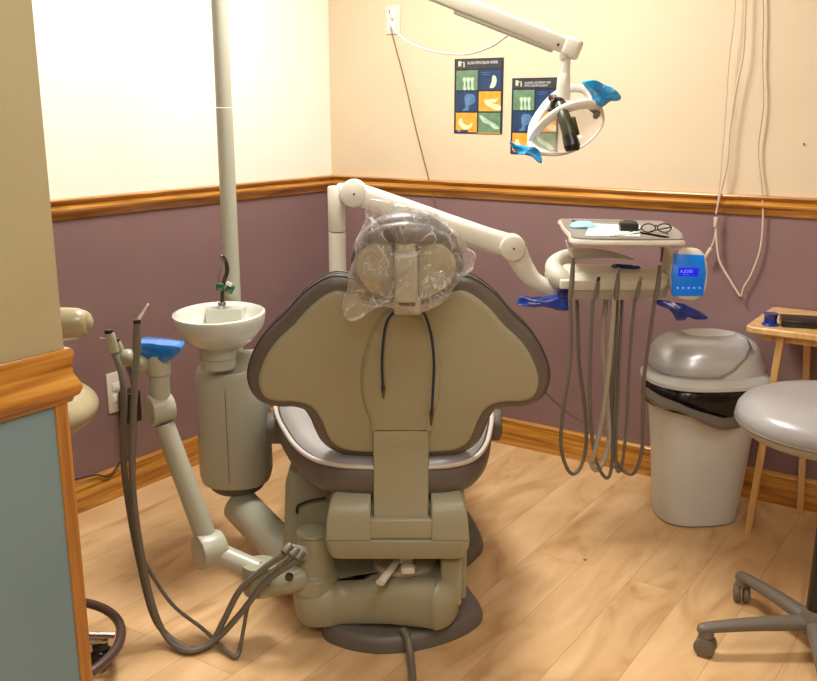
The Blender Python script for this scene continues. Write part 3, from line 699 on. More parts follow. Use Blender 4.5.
part('elbow', MB().ell((.0, 2.95, 2.02), (.04, .04, .05)), 'plastic', DL)
e0, e1 = Vector((.0, 2.95, 2.0)), at(572, 48, 2.72)
e0 = at(395, -22, 2.86)
part('arm_link', MB().tube([Vector((.0, 2.95, 2.02)), e0], .024, 16, smooth=False), 'plastic', DL)
d_ = (e1-e0); L_ = d_.length; x_, y_, z_ = d_.normalized(), None, None
yy = Vector((d_.y, -d_.x, 0)).normalized(); zz = d_.cross(yy).normalized(); xx = d_.normalized()
rot = Matrix((xx, yy, zz)).transposed()
fa = part('flex_arm', MB().box(e0.lerp(e1, .5), (L_, .036, .046), .008, 3, rot), 'pale', DL)
part('arm_cover', MB().box(e0.lerp(e1, .62)-UP*.027, (L_*.55, .030, .014), .004, 2, rot), 'plastic', fa)
part('arm_cap', MB().box(e1, (.05, .042, .056), .01, 3, rot), 'pale', fa)
for tt in (.93,): q = e0.lerp(e1, tt)+yy*.019-UP*.006; part('screw', MB().cyl(q, q+yy*.003, .004, .004, 10), 'darksteel', fa)
k0, k2 = at(566, 52, 2.72), at(563, 100, 2.72)
part('yoke_post', MB().tube([k0, at(565, 74, 2.72), at(564, 76, 2.72), k2], [.014, .014, .018, .021], 20, n=2), 'pale', DL)
part('yoke_collar', MB().cyl(at(565.5, 54, 2.72), at(565.4, 59, 2.72), .0165, .0165, 20), 'plastic', DL)
# head: one oval bezel ring, a second hoop behind it, a clear shield and a lamp stick
def LP(x, y, d): return at(x, y, d)
front = [(531, 142, 2.63), (537, 131, 2.61), (550, 118, 2.59), (567, 108, 2.58), (585, 104, 2.58), (598, 107, 2.60)]
rear = [(531, 140, 2.64), (533, 126, 2.68), (541, 112, 2.72), (553, 98, 2.74), (568, 89, 2.75), (583, 89, 2.74), (592, 96, 2.71), (597, 106, 2.66)]
low = [(531, 142, 2.63), (535, 149, 2.60), (546, 153, 2.59), (560, 154, 2.59)]
hd = part('light_head', MB().tube([LP(*q) for q in rear], [.010, .012, .013, .014, .014, .014, .015, .013], 16, flat=.6), 'white', DL)
part('bezel', MB().tube([LP(*q) for q in front], [.012, .014, .016, .018, .018, .014], 16, flat=.6), 'white', hd)
part('bezel_rim', MB().tube([LP(*q) for q in ((598, 107, 2.60), (603, 116, 2.62), (602, 126, 2.62), (592, 139, 2.61), (578, 149, 2.60), (562, 154, 2.59), (546, 153, 2.59), (535, 149, 2.61), (531, 142, 2.63))], [.011, .004, .003, .003, .003, .004, .008, .011, .013], 12), 'white', hd)
# shield dome
rim = [(533, 143), (541, 127), (556, 114), (575, 107), (595, 107), (603, 116), (602, 127), (592, 140), (578, 149), (562, 154), (546, 153), (536, 149)]
cxs = sum(a for a, _ in rim)/len(rim); cys = sum(b_ for _, b_ in rim)/len(rim)
rc = catmull_closed([Vector((a, b_, 0)) for a, b_ in rim], 4)
R = []
for s_, dd in ((1, 2.61), (.93, 2.63), (.75, 2.66), (.5, 2.685), (.25, 2.695), (.06, 2.70)):
    R.append([at(cxs+(p.x-cxs)*s_, cys+(p.y-cys)*s_, dd) for p in rc])
part('reflector', MB().rings(R, cap=True, closed=True), 'shield', hd, 'clear curved reflector of the light')
b1 = MB().tube([LP(560, 104, 2.60), LP(565, 120, 2.565), LP(570, 136, 2.545)], [.014, .018, .019], 18)
ls = part('lamp_stick', b1, 'olive_dark', hd)
part('lamp_cap', MB().tube([LP(569, 135, 2.545), LP(572, 146, 2.535), LP(572.5, 151, 2.533)], [.019, .022, .017], 20), 'black', ls)
part('lamp_clip', MB().box(LP(575, 126, 2.55), (.012, .02, .05), .003, 2, Matrix.Rotation(-.3, 3, 'Y')), 'olive_dark', ls)
part('socket', MB().ell(LP(558, 105, 2.66), (.023, .02, .022)), 'black', hd)
part('tilt_knob', MB().cyl(LP(554, 97, 2.66), LP(551, 98, 2.63), .009, .009, 14, .002), 'steel', hd)
part('handle_stub', MB().tube([LP(589, 104, 2.62), LP(597, 113, 2.60), LP(595, 117, 2.59)], [.012, .009, .007], 12), 'castor', hd)
def film_wing(pts, thick, name, m, parent, amp=.004, top=True):
    """crumpled film sleeve with real thickness from an outline (x,y,depth)"""
    n = len(pts); rc_ = catmull_closed([Vector((x, y, d)) for x, y, d in pts], 4)
    c_ = sum((v for v in rc_), Vector())/len(rc_); R = []
    for s_, w_ in ((.15, -.8), (.6, -.75), (.9, -.5), (1, 0), (.92, .5), (.6, .8), (.15, .9)):
        ring = []
        for p in rc_:
            v = c_+(p-c_)*s_; a = at(v.x, v.y, v.z)+Vector((0, -w_*thick, 0))
            nn = noise.noise(a*38)*amp+noise.noise(a*90)*amp*.5; ring.append(a+Vector((nn, -nn*(2 if w_ > 0 else -2), nn)))
        R.append(ring)
    return part(name, MB().rings(R), m, parent)
film_wing([(582, 82, 2.60), (592, 80, 2.58), (607, 85, 2.57), (620, 94, 2.56), (620, 100, 2.56), (611, 101, 2.57), (603, 107, 2.58), (598, 106, 2.58), (592, 103, 2.60), (591, 95, 2.60), (586, 89, 2.60)], .022, 'handle_sleeve', 'cyan', hd, .003)
film_wing([(509, 142, 2.60), (520, 145, 2.59), (531, 147, 2.59), (540, 151, 2.59), (542, 163, 2.57), (532, 157, 2.58), (520, 154, 2.58), (513, 149, 2.6)], .014, 'handle_sleeve', 'cyan', hd, .004)

# ================================================================== DELIVERY UNIT
po = at(337, 230, 3.05)
DU = thing('delivery_unit', 'dental delivery unit with jointed pale arm holding the instrument head, right of chair', 'delivery unit', (po.x, 3.05, 0))
z_t = at(338, 186, 3.05).z; z_s = at(338, 232, 3.05).z
part('post', MB().cyl((po.x, 3.05, .3), (po.x, 3.05, z_s-.001), .0285, .0285, 28), 'pale', DU)
part('post', MB().cyl((po.x, 3.05, z_s+.001), (po.x, 3.05, z_t), .0285, .0285, 28, .006), 'pale', DU)
part('post_foot', MB().tube([(po.x, 3.05, .32), (po.x+.1, 3.05, .25), (po.x+.2, 3.05, .2)], .04, 20), 'pale', DU)
j1, j2 = at(354, 193, 3.0), at(512, 247, 2.86)
def disc(name, c_, r, th, parent, m='pale'):
    o = part(name, MB().cyl(c_+Vector((0, -th/2, 0)), c_+Vector((0, th/2, 0)), r, r, 36, .008), m, parent)
    part('screw', MB().cyl(c_+Vector((.002, -th/2-.002, 0)), c_+Vector((.002, -th/2+.006, 0)), .0035, .0035, 10), 'darksteel', o); return o
part('shoulder_bracket', MB().box(Vector(((po.x+j1.x)/2+.0, 3.05, j1.z-.002)), (j1.x-po.x+.0, .055, .058), .012), 'pale', DU)
disc('shoulder_joint', j1, .043, .078, DU)
d_ = j2-j1; xx = d_.normalized(); yy = Vector((xx.y, -xx.x, 0)).normalized(); zz = xx.cross(yy).normalized(); rot = Matrix((xx, -yy, -zz)).transposed()
if rot.determinant() < 0: rot = Matrix((xx, yy, -zz)).transposed()
R = []
for t_, h_, wd in ((0, .036, .026), (.3, .036, .027), (.6, .034, .027), (.85, .034, .026), (1, .038, .026)):
    c_ = j1.lerp(j2, t_); up = xx.cross(yy).normalized(); up = up if up.z > 0 else -up
    R.append([c_+yy*(math.copysign(abs(math.cos(a))**.6, math.cos(a))*wd)+up*(math.copysign(abs(math.sin(a))**.6, math.sin(a))*h_) for a in [2*PI*k/24 for k in range(24)]])
part('spring_arm', MB().rings(R), 'pale', DU)
part('arm_cover', MB().box(j1.lerp(j2, .68)-up*.030, (.30, .04, .018), .005, 2, rot), 'plastic', DU)
disc('elbow_joint', j2, .040, .07, DU)
part('wrist_arm', MB().tube([at(516, 252, 2.88), at(524, 268, 2.88), at(536, 282, 2.88), at(556, 290, 2.89), at(575, 288, 2.92)], [.036, .032, .027, .026, .028], 22), 'pale', DU)
# instrument head
HD0 = 2.86
def bl(x): return at(x, 285, 2.84).x
x0, x1 = bl(553), bl(672); zf = at(600, 289, 2.84).z; ztp = at(600, 272, 2.9).z
prf = [(x0, 2.86), (x0+.02, 2.835), (x0+.06, 2.82), ((x0+x1)/2, 2.81), (x1-.05, 2.825), (x1-.012, 2.85), (x1, 2.89), (x1-.02, 2.99), (x1-.1, 3.04), (x0+.05, 3.05), (x0+.0, 3.0), (x0-.01, 2.92)]
prf = [(p.x, p.y) for p in catmull_closed([Vector((a, b_, 0)) for a, b_ in prf], 5)]
zl, zh = at(610, 291, 2.81).z, at(610, 270, 2.9).z
hb_ = part('instrument_head', MB().plate(prf, [(-.03, zl-.004), (-.008, zl), (0, zl+.012), (.0, zl+.03), (-.008, zh-.012), (-.022, zh-.002), (-.045, zh)], lambda u, v, w_: Vector((u, v, w_))), 'pale', DU)
part('underside_tray', MB().plate(prf, [(-.03, zl-.03), (-.016, zl-.028), (-.012, zl-.012), (-.012, zl+.004)], lambda u, v, w_: Vector((u+.01, v, w_))), 'hose_lt', hb_)
# curved handle shell on top left
hs = MB().tube([at(572, 286, 2.86), at(560, 278, 2.86), at(554, 268, 2.89), at(560, 259, 2.92), at(576, 254, 2.95), at(605, 254, 2.97), at(633, 259, 2.99)], [.034, .040, .034, .024, .019, .013, .003], 20, flat=.8)
part('grab_shell', hs, 'pale', hb_)
part('head_shoulder', MB().ell(at(568, 278, 2.90), (.055, .06, .045)), 'pale', hb_)
part('bracket', MB().box(at(567, 284, 2.80), (.045, .02, .03), .006), 'pale', hb_)
film_wing([(612, 265, 2.9), (622, 264, 2.9), (638, 266, 2.9), (640, 269, 2.9), (626, 269, 2.88), (613, 268, 2.88)], .01, 'sleeve_scrap', 'navy', hb_, .002)
film_wing([(517, 300, 2.84), (522, 296, 2.84), (540, 297, 2.84), (560, 294, 2.84), (570, 296, 2.84), (570, 309, 2.83), (561, 311, 2.83), (545, 307, 2.83), (530, 307, 2.83), (518, 305, 2.83)], .018, 'handle_sleeve', 'navy', hb_, .003)
part('handle_stub', MB().box(at(563, 293, 2.84), (.035, .03, .03), .005), 'navy', hb_)
film_wing([(657, 301, 2.84), (664, 300, 2.84), (680, 303, 2.83), (695, 309, 2.83), (708, 318, 2.82), (698, 319, 2.82), (688, 317, 2.82), (683, 321, 2.82), (676, 319, 2.82), (668, 309, 2.83), (658, 305, 2.83)], .014, 'handle_sleeve', 'navy', hb_, .003)
# control pad
kc = at(688, 274, 2.85); KR = Matrix.Rotation(math.radians(-10), 3, 'X')
kp = part('control_pad', MB().box(kc, (.002, .002, .002)), 'pale', hb_)
def kpm(u, v, w_): return kc + KR @ Vector((u, -w_, v))
ov = [(math.copysign(abs(math.cos(a))**.72, math.cos(a))*.060+.002, math.copysign(abs(math.sin(a))**.72, math.sin(a))*.082) for a in [2*PI*k/48 for k in range(48)]]
o_ = part('pad_body', MB().plate(ov, [(-.02, -.022), (-.004, -.018), (0, -.008), (-.002, 0), (-.008, .004), (-.02, .005)], kpm), 'pale', hb_)
bpy.data.objects.remove(kp)
M['lcd_blue'] = mat('lit_blue_panel', (0, 122, 222), .3, rgb2=(0, 108, 206), emis=.25)
M['lcd'] = mat('lit_blue_display', (6, 20, 225), .2, rgb2=(4, 14, 205), emis=.7)
M['lcdtext'] = mat('display_letters', (120, 150, 245), .3, emis=.6)
part('touch_panel', MB().plate([(-.050, -.068), (.046, -.068), (.054, .0), (.046, .058), (-.044, .062), (-.054, .0)], [(0, .004), (0, .0075), (-.003, .009)], kpm), 'lcd_blue', o_)
part('display', MB().plate([(-.033, -.006), (.029, -.008), (.030, .018), (-.032, .020)], [(0, .008), (0, .0105)], kpm), 'lcd', o_)
og = META[o_.name][0]
def pad_text(nm, s, size, u, v, m):
    text_part(nm, s, size, kpm(u, v, .0108)-og, KR @ RB, m, o_)
pad_text('display_text', 'A.JOBS', .0135, -.028, .004, 'lcdtext')
pad_text('display_text', '------', .010, -.018, -.004, 'lcdtext')
for i in range(5): part('pad_button', MB().plate([(-.037+i*.017, -.046), (-.031+i*.017, -.046), (-.031+i*.017, -.040), (-.037+i*.017, -.040)], [(0, .008), (0, .0105)], kpm), 'lcdtext', o_)
part('pad_bracket', MB().tube([at(672, 284, 2.88), at(682, 282, 2.88), at(690, 280, 2.88)], .016, 14), 'pale', hb_)
# tray holder post
part('tray_post', MB().tube([at(668, 288, 2.97), at(668, 262, 2.97), at(662, 242, 2.97)], [.026, .018, .014], 16), 'pale', hb_)

# instruments: handpiece + hose, one thing each
HP = [
 (((566, 240), (568, 247), (572, 256)), ((573, 258), (572, 280), (570, 299)), 'steel', 'hose', .0072,
  ((570, 299), (571, 330), (570, 365), (563, 410), (561, 445), (566, 466), (573, 474), (581, 466), (586, 445), (585, 410), (579, 360), (577, 300)), 'hose', .006, 'air-water syringe with white nozzle in the leftmost holder of the delivery head'),
 (((599, 277), (598, 281), (598, 285)), ((598, 281), (597, 290), (595, 299)), 'black', 'hose', .007,
  ((593, 299), (591, 340), (590, 400), (593, 445), (598, 466), (607, 478), (612, 462), (615, 400), (617, 300)), 'hose', .0058, 'black-tipped handpiece in the second holder from the left of the delivery head'),
 (((619, 268), (618, 274), (618, 279)), ((618, 277), (617, 288), (616, 299)), 'steel', 'hose', .0075,
  ((614, 297), (612, 330), (608, 375), (602, 420), (594, 455), (591, 462), (596, 470), (603, 462), (609, 440), (607, 400), (603, 340), (606, 300)), 'hose_lt', .0085, 'handpiece with thick pale hose in the middle holder of the delivery head'),
 (((641, 277), (640, 281), (640, 284)), ((640, 281), (638, 290), (636, 299)), 'steel', 'hose', .0065,
  ((635, 299), (631, 340), (628, 390), (626, 430), (622, 465), (617, 470), (616, 440), (618, 390), (622, 300)), 'hose', .005, 'small silver-tipped handpiece in the fourth holder of the delivery head'),
 (((668, 233), (664, 236), (663, 246), (661, 262)), ((660, 265), (658, 285), (655, 300)), 'darksteel', 'hose', .0072,
  ((655, 299), (650, 335), (644, 380), (643, 420), (642, 450), (636, 470), (629, 474), (617, 463), (612, 430), (612, 300)), 'hose', .0058, 'handpiece with tall hooked dark tip in the rightmost holder of the delivery head'),
]
for tip, body, mt, mbd, r, hose, mh, hr, lab in HP:
    o = thing('handpiece', lab, 'handpiece', at(body[1][0], body[1][1], 2.78), group='handpieces in the delivery head')
    part('grip', MB().tube([at(x, y, 2.775) for x, y in body], [r*.8, r*1.1, r*.9], 14), mbd, o)
    m_tip = 'white' if r == .0072 and mt == 'steel' else mt
    part('tip', MB().tube([at(x, y, 2.775) for x, y in tip], [r*.35, r*.4, r*.6] if len(tip) == 3 and tip[0][1] < 250 else ([.003, .003, .003, .003] if len(tip) == 4 else [r*.7, r*.75, r*.8]), 12), m_tip, o)
    n_ = len(hose)
    part('hose', MB().tube([at(x, y, 2.785 + .14*(i/(n_-1))) for i, (x, y) in enumerate(hose)], hr, 12), mh, o)

# tray on top
trp = [(560, 221), (567, 219), (652, 221), (666, 223), (682, 232), (683, 238), (676, 240), (580, 239), (568, 232)]
zt_ = 1.04
tp = [atz(x, y, zt_) for x, y in trp]; tp = [(q.x, q.y) for q in tp]
tpoly = [(p.x, p.y) for p in catmull_closed([Vector((a, b_, 0)) for a, b_ in tp], 5)]
fl_ = lambda u, v, w_: Vector((u, v, w_))
M['tray_grey'] = mat('tray_grey_liner', (134, 128, 124), .35)
TR = thing('instrument_tray', 'pale rounded tray above the instrument head holding glasses and papers', 'tray', atz(620, 230, zt_-.03))
part('tray_holder', MB().plate(tpoly, [(-.03, zt_-.024), (-.008, zt_-.021), (.0, zt_-.014), (0, zt_-.008), (-.004, zt_-.002), (-.010, zt_-.001)], fl_), 'pale', TR)
part('tray_liner', MB().plate(tpoly, [(-.006, zt_-.004), (-.006, zt_+.002), (-.012, zt_+.003), (-.018, zt_+.0006), (-.04, zt_+.0005)], fl_), M['tray_grey'], TR, 'grey inner tray')
tz = zt_+.0008
def onTray(pts, z): return [(q.x, q.y) for q in [atz(x, y, z) for x, y in pts]]
def slab(name, pts, z, th, m, label, cat):
    P = onTray(pts, z); c_ = (sum(a for a, _ in P)/len(P), sum(b_ for _, b_ in P)/len(P), z)
    return solo(name, MB().plate(P, [(0, z), (0, z+th)], fl_), m, label, cat, c_)
slab('paper_sheet', [(585, 236), (640, 237), (640, 226), (590, 224)], tz, .002, 'paper_white', 'white paper sheet lying across the middle of the tray', 'paper')
q = onTray([(572, 222), (592, 223), (590, 233), (578, 232)], tz)
mk = MB()
cxm = sum(a for a, _ in q)/4; cym = sum(b_ for _, b_ in q)/4
mk.rings([[Vector((cxm+math.cos(a)*.042*s_, cym+math.sin(a)*.035*s_+(0), z_+.0015*math.sin(3*a))) for a in [2*PI*k/28 for k in range(28)]] for s_, z_ in ((.97, tz+.001), (1, tz+.005), (.8, tz+.013), (.5, tz+.018), (.1, tz+.019))])
solo('face_mask', mk, 'paper_blue', 'pale blue folded face mask at the left end of the tray', 'mask', (cxm, cym, tz))
q = atz(628, 231, tz)
bxm = MB(); bxm.rings([[q+Vector((x_*s_, y_*s_, z_)) for x_, y_ in ((-.028, -.02), (.026, -.024), (.030, .02), (-.024, .024))] for s_, z_ in ((1, .002), (1.02, .02), (.8, .03), (.4, .034))])
bc_ = solo('bite_block', bxm, 'black', 'small black box on the tray beside the glasses', 'box', q)
gl = thing('glasses', 'dark-framed safety glasses resting on the right of the tray', 'glasses', atz(654, 232, tz))
gq = atz(655, 233, tz)
def ringtube(c_, rx, rz, tilt):
    P = [c_+Vector((math.cos(a)*rx, math.sin(a)*rz*tilt, math.sin(a)*rz+rz)) for a in [2*PI*k/20 for k in range(20)]]
    mb = MB(); R = []
    for i, p_ in enumerate(P):
        t_ = (P[(i+1) % 20]-P[i-1]).normalized(); a = Vector((0, 1, 0)); b_ = t_.cross(a).normalized()
        R.append([p_+(a*math.cos(k*PI/3)+b_*math.sin(k*PI/3))*.002 for k in range(6)])
    return mb.rings(R, loop=True)
for s in (-1, 1):
    f_ = part('lens_frame', ringtube(gq+Vector((s*.024+.006, .01, .002)), .021, .012, .5), 'black', gl)
part('bridge', MB().tube([gq+Vector((.003-.002, .016, .018)), gq+Vector((.006, .017, .021)), gq+Vector((.011, .016, .018))], .002, 8), 'black', gl)
for s in (-1, 1):
    part('temple', MB().tube([gq+Vector((s*.045+.006, .012, .016)), gq+Vector((s*.03-.02, -.01, .012)), gq+Vector((s*.03-.05, -.015, .006))], .002, 8), 'black', gl)
solo('mouth_mirror', MB().tube([atz(610, 236, tz+.006), atz(630, 234, tz+.012), atz(640, 233, tz+.016)], [.002, .0025, .002], 8), 'steel', 'thin steel instrument lying on the white paper', 'instrument', atz(620, 235, tz))

# ================================================================== ASSISTANT ARM
AA = thing('assistant_instrument_unit', 'jointed grey assistant arm with blue-wrapped pad left of the cuspidor', 'instrument holder', (pc.x, pc.y, 0))
zc0 = hz1-.01; zc1 = at(308, 531, 2.30).z
part('cone_post', MB().lathe([(.066, zc0-.01), (.067, zc0+.03), (.063, zc0+.034), (.064, zc0+.038), (.056, zc0+.045), (.042, zc1-.01), (.046, zc1-.004), (.044, zc1+.002), (.03, zc1+.004)], (pc.x-.008, pc.y, 0)), 'shell', AA)
c2 = at(260, 566, 2.27); z2t = at(260, 563, 2.27).z
part('elbow_post', MB().lathe([(.035, z2t-.085), (.047, z2t-.08), (.049, z2t-.012), (.046, z2t), (.03, z2t+.002)], (c2.x, 2.27, 0)), 'shell', AA)
part('link_plate', MB().tube([at(262, 583, 2.27), at(283, 583, 2.25), at(304, 577, 2.27)], [.032, .03, .036], 16), 'shell', AA)
q = at(289, 578, 2.21); part('screw', MB().cyl(q, q+Vector((0, .012, 0)), .011, .011, 18, .002), 'darksteel', AA)
q0, q1 = at(214, 552, 2.30), at(258, 571, 2.27)
part('lower_link', MB().cyl(q0, q1, .030, .030, 24), 'plastic', AA)
jd = at(210, 550, 2.30); dv = Vector((-.8, -.6, 0)).normalized()
part('lower_joint', MB().cyl(jd-dv*.035, jd+dv*.035, .049, .049, 36, .006), 'plastic', AA)
ja = at(160, 409, 2.36)
part('upright_arm', MB().cyl(at(207, 540, 2.31), at(164, 424, 2.35), .029, .027, 28), 'plastic', AA)
part('upper_joint', MB().cyl(ja-dv*.032, ja+dv*.032, .041, .041, 32, .006), 'plastic', AA)
part('upper_post', MB().cyl(at(160, 400, 2.36), at(159, 374, 2.36), .027, .027, 28), 'plastic', AA)
part('upper_post', MB().cyl(at(159, 373.5, 2.36), at(158, 354, 2.36), .031, .031, 28), 'plastic', AA)
pb = [(137, 343), (142, 340), (160, 341), (180, 343), (184, 346), (180, 352), (172, 358), (163, 360), (150, 356), (140, 351)]
R = []
prb = catmull_closed([Vector((x, y, 0)) for x, y in pb], 4)
cp_ = sum(prb, Vector())/len(prb)
for s_, dd, dz in ((.1, 2.40, .004), (.6, 2.40, .004), (.93, 2.39, .002), (1, 2.36, 0), (.95, 2.335, -.002), (.6, 2.33, -.003), (.1, 2.33, -.003)):
    ring = []
    for p in prb:
        v = cp_+(p-cp_)*s_; a = at(v.x, v.y, 2.36); a.y = dd; a.z += dz+noise.noise(a*40)*.003; ring.append(a)
    R.append(ring)
part('wrapped_pad', MB().rings(R), 'blue', AA, 'bright blue film wrapped over the control pad')
part('holder_bar', MB().tube([at(157, 366, 2.36), at(143, 363, 2.35), at(128, 360, 2.34), at(118, 357, 2.34)], [.022, .021, .018, .013], 18), 'shell', AA)
part('holder_knuckle', MB().ell(at(140, 364, 2.34), (.026, .026, .028)), 'shell', AA)
part('holder_knuckle', MB().ell(at(128, 358, 2.34), (.022, .024, .024)), 'shell', AA)
cl = MB()
for a, b_ in (((283, 553), (291, 545)), ((290, 556), (298, 549)), ((296, 560), (303, 552))):
    cl.cyl(at(a[0], a[1], 2.20), at(b_[0], b_[1], 2.22), .011, .011, 18, .002)
part('hose_clamp', cl, 'hose', AA)
part('clamp_bar', MB().tube([at(290, 550, 2.22), at(302, 552, 2.24), at(306, 556, 2.26)], .016, 14), 'plastic', AA)
# three suction instruments with hoses
AH = [
 (((109, 331), (111, 338), (114, 352)), ((114, 352), (121, 372), (124, 400), (123, 450), (128, 500), (139, 560), (156, 621), (186, 648), (209, 645), (224, 620), (240, 590), (262, 570), (284, 554)), .0085, .0125, 2.30, 'suction handpiece at far left of the assistant arm holder'),
 (((117, 340), (120, 348), (124, 360)), ((126, 362), (133, 385), (135, 420), (134, 480), (139, 540), (146, 564), (172, 604), (203, 629), (229, 653), (238, 655), (243, 632), (250, 601), (268, 577), (292, 557)), .0052, .009, 2.34, 'small valve handpiece in the middle of the assistant arm holder'),
 (((137, 321), (137, 335), (137, 352)), ((137, 352), (135, 385), (133, 420), (132, 470), (137, 525), (150, 596), (166, 636), (188, 651), (215, 640), (240, 614), (266, 582), (297, 560)), .0085, .0105, 2.26, 'syringe with white angled tip at the right of the assistant arm holder'),
]
for i, (body, hose, hr, br, dd, lab) in enumerate(AH):
    o = thing('suction_handpiece', lab, 'handpiece', at(*body[1], dd), group='handpieces on the assistant arm')
    part('grip', MB().tube([at(x, y, dd) for x, y in body], [br*.8, br, br*1.05], 16), 'shell' if i < 2 else 'hose', o)
    a = at(*body[0], dd)
    part('cap', MB().cyl(a-Vector((0, 0, .006)), a+Vector((0, 0, .004)), br*.95, br*.85, 16, .001), 'black', o)
    if i == 0: part('lever', MB().tube([at(109, 339, dd), at(100, 338, dd)], .0012, 6, smooth=False), 'white', o)
    if i == 2:
        part('tip', MB().tube([at(139, 319, dd), at(144, 311, dd), at(148, 304, dd)], [.005, .003, .0028], 10), 'white', o)
    P = []
    for k, (x, y) in enumerate(hose):
        f = k/(len(hose)-1); d2 = dd*(1-f)+2.20*f - .0*math.sin(PI*f)
        v = at(x, y, d2)
        if v.z < .012: v = atz(x, y, .012)
        P.append(v)
    part('hose', MB().tube(P, hr, 14), 'hose', o)
q = [atz(x, y, .012) for x, y in ((232, 652), (238, 640), (250, 655), (236, 665), (232, 690))]

# ================================================================== ASSISTANT STOOL (half behind the partition)
AS = thing('assistant_stool', 'tan-padded stool with foot ring, mostly hidden by the near partition', 'stool', (-.955, 2.06, 0))
sx_, sy_ = -.955, 2.08
zs1 = at(80, 390, 2.08).z; 
part('seat', MB().lathe([(.218*math.cos(a_)**.55 if math.cos(a_) > 1e-6 else 0, zs1-.052+.056*math.sin(a_)) for a_ in [math.radians(-90+180*k_/24) for k_ in range(25)]], (sx_, sy_, 0)), 'tan', AS)
zs2 = at(75, 304, 2.08).z
part('body_support', MB().tube([(sx_-.16, sy_-.12, zs2-.04), (sx_-.05, sy_-.10, zs2-.04), (sx_+.08, sy_-.05, zs2-.04), (sx_+.185, sy_-.02, zs2-.042), (sx_+.218, sy_-.01, zs2-.043), (sx_+.232, sy_-.01, zs2-.044)], [.036, .040, .040, .040, .036, .028, .010], 22), 'tan', AS)
part('support_pad_edge', MB().tube([(sx_-.05, sy_-.09, zs2-.075), (sx_+.16, sy_+.0, zs2-.075)], .008, 10, smooth=False), 'black', AS)
part('support_rod', MB().tube([(sx_-.05, sy_, zs1-.09), (sx_-.23, sy_, zs1-.08), (sx_-.25, sy_-.02, zs1+.05), (sx_-.2, sy_-.08, zs2-.05)], .011, 12), 'steel', AS)
part('gas_column', MB().cyl((sx_, sy_, .1), (sx_, sy_, zs1-.09), .024, .024, 20), 'black', AS)
R = []
zr_ = .095; n_ = 48
for k in range(n_):
    a = 2*PI*k/n_; c_ = Vector((sx_+math.cos(a)*.225, sy_+math.sin(a)*.225, zr_)); o1 = Vector((math.cos(a), math.sin(a), 0))
    R.append([c_+(o1*math.cos(t)+UP*math.sin(t))*.0125 for t in [2*PI*j_/12 for j_ in range(12)]])
part('foot_ring', MB().rings(R, loop=True), 'rubber_brown', AS)
sk = MB()
for k in range(3):
    a = 2*PI*k/3+.2; sk.tube([(sx_, sy_, .13), (sx_+math.cos(a)*.21, sy_+math.sin(a)*.21, .10)], .008, 8, smooth=False)
part('ring_spokes', sk, 'steel', AS)
def castor(c_, face, parent, m='castor'):
    """c_ floor contact point"""
    c_ = Vector(c_); ax = Vector((math.cos(face), math.sin(face), 0)); r = .027
    o = part('castor', MB().cyl(c_+UP*r-ax*.022, c_+UP*r-ax*.004, r, r, 24, .004).cyl(c_+UP*r+ax*.004, c_+UP*r+ax*.022, r, r, 24, .004), m, parent)
    part('castor_hood', MB().lathe([(.012, r*2-.005), (.02, r*2+.0), (.02, r*2+.012), (.012, r*2+.03)], c_), m, o)
def star(cx_, cy_, rad, a0, parent, m='castor', fm='castor', hub=.09):
    for k in range(5):
        a = a0+2*PI*k/5; d = Vector((math.cos(a), math.sin(a), 0)); c_ = Vector((cx_, cy_, 0)); e = c_+d*rad
        part('leg', MB().tube([c_+UP*hub, c_+d*rad*.5+UP*(hub-.002), e+UP*.078, e+d*.012+UP*.070], [.026, .022, .017, .014], 14, flat=.8), m, parent)
        castor(e+Vector((.0, 0, 0)), a+1.0, parent, fm)
    part('hub', MB().lathe([(.03, hub-.03), (.042, hub-.01), (.036, hub+.025), (.028, hub+.04)], (cx_, cy_, 0)), m, parent)
star(sx_, sy_, .17, -.9, AS, 'steel', 'black', .10)

# ================================================================== OPERATOR STOOL (right)
OS = thing('operator_stool', 'grey padded stool on taupe castors at the right edge beside the bin', 'stool', (1.07, 2.20, 0))
ox, oy = 1.07, 2.20; zo = at(770, 382, 2.38).z
part('seat', MB().lathe([(.06, zo-.10), (.17, zo-.095), (.218, zo-.085), (.238, zo-.066), (.244, zo-.046), (.240, zo-.028), (.228, zo-.012), (.205, zo-.002), (.17, zo+.004), (.12, zo+.007), (.06, zo+.008), (0, zo+.008)], (ox, oy, 0), seg=56), 'vinyl_lt', OS)
R = []
for k in range(56):
    a = 2*PI*k/56; c_ = Vector((ox+math.cos(a)*.2415, oy+math.sin(a)*.2415, zo-.055)); o1 = Vector((math.cos(a), math.sin(a), 0))
    R.append([c_+(o1*math.cos(t)+UP*math.sin(t))*.004 for t in [2*PI*j_/6 for j_ in range(6)]])
part('piping', MB().rings(R, loop=True), 'hose', OS)
part('gas_column', MB().cyl((ox, oy, .1), (ox, oy, zo-.09), .025, .02, 20), 'black', OS)
aa0 = math.atan2(2.45-oy, .955-ox); star(ox, oy, .285, math.atan2(.29-.0, -.10), OS)

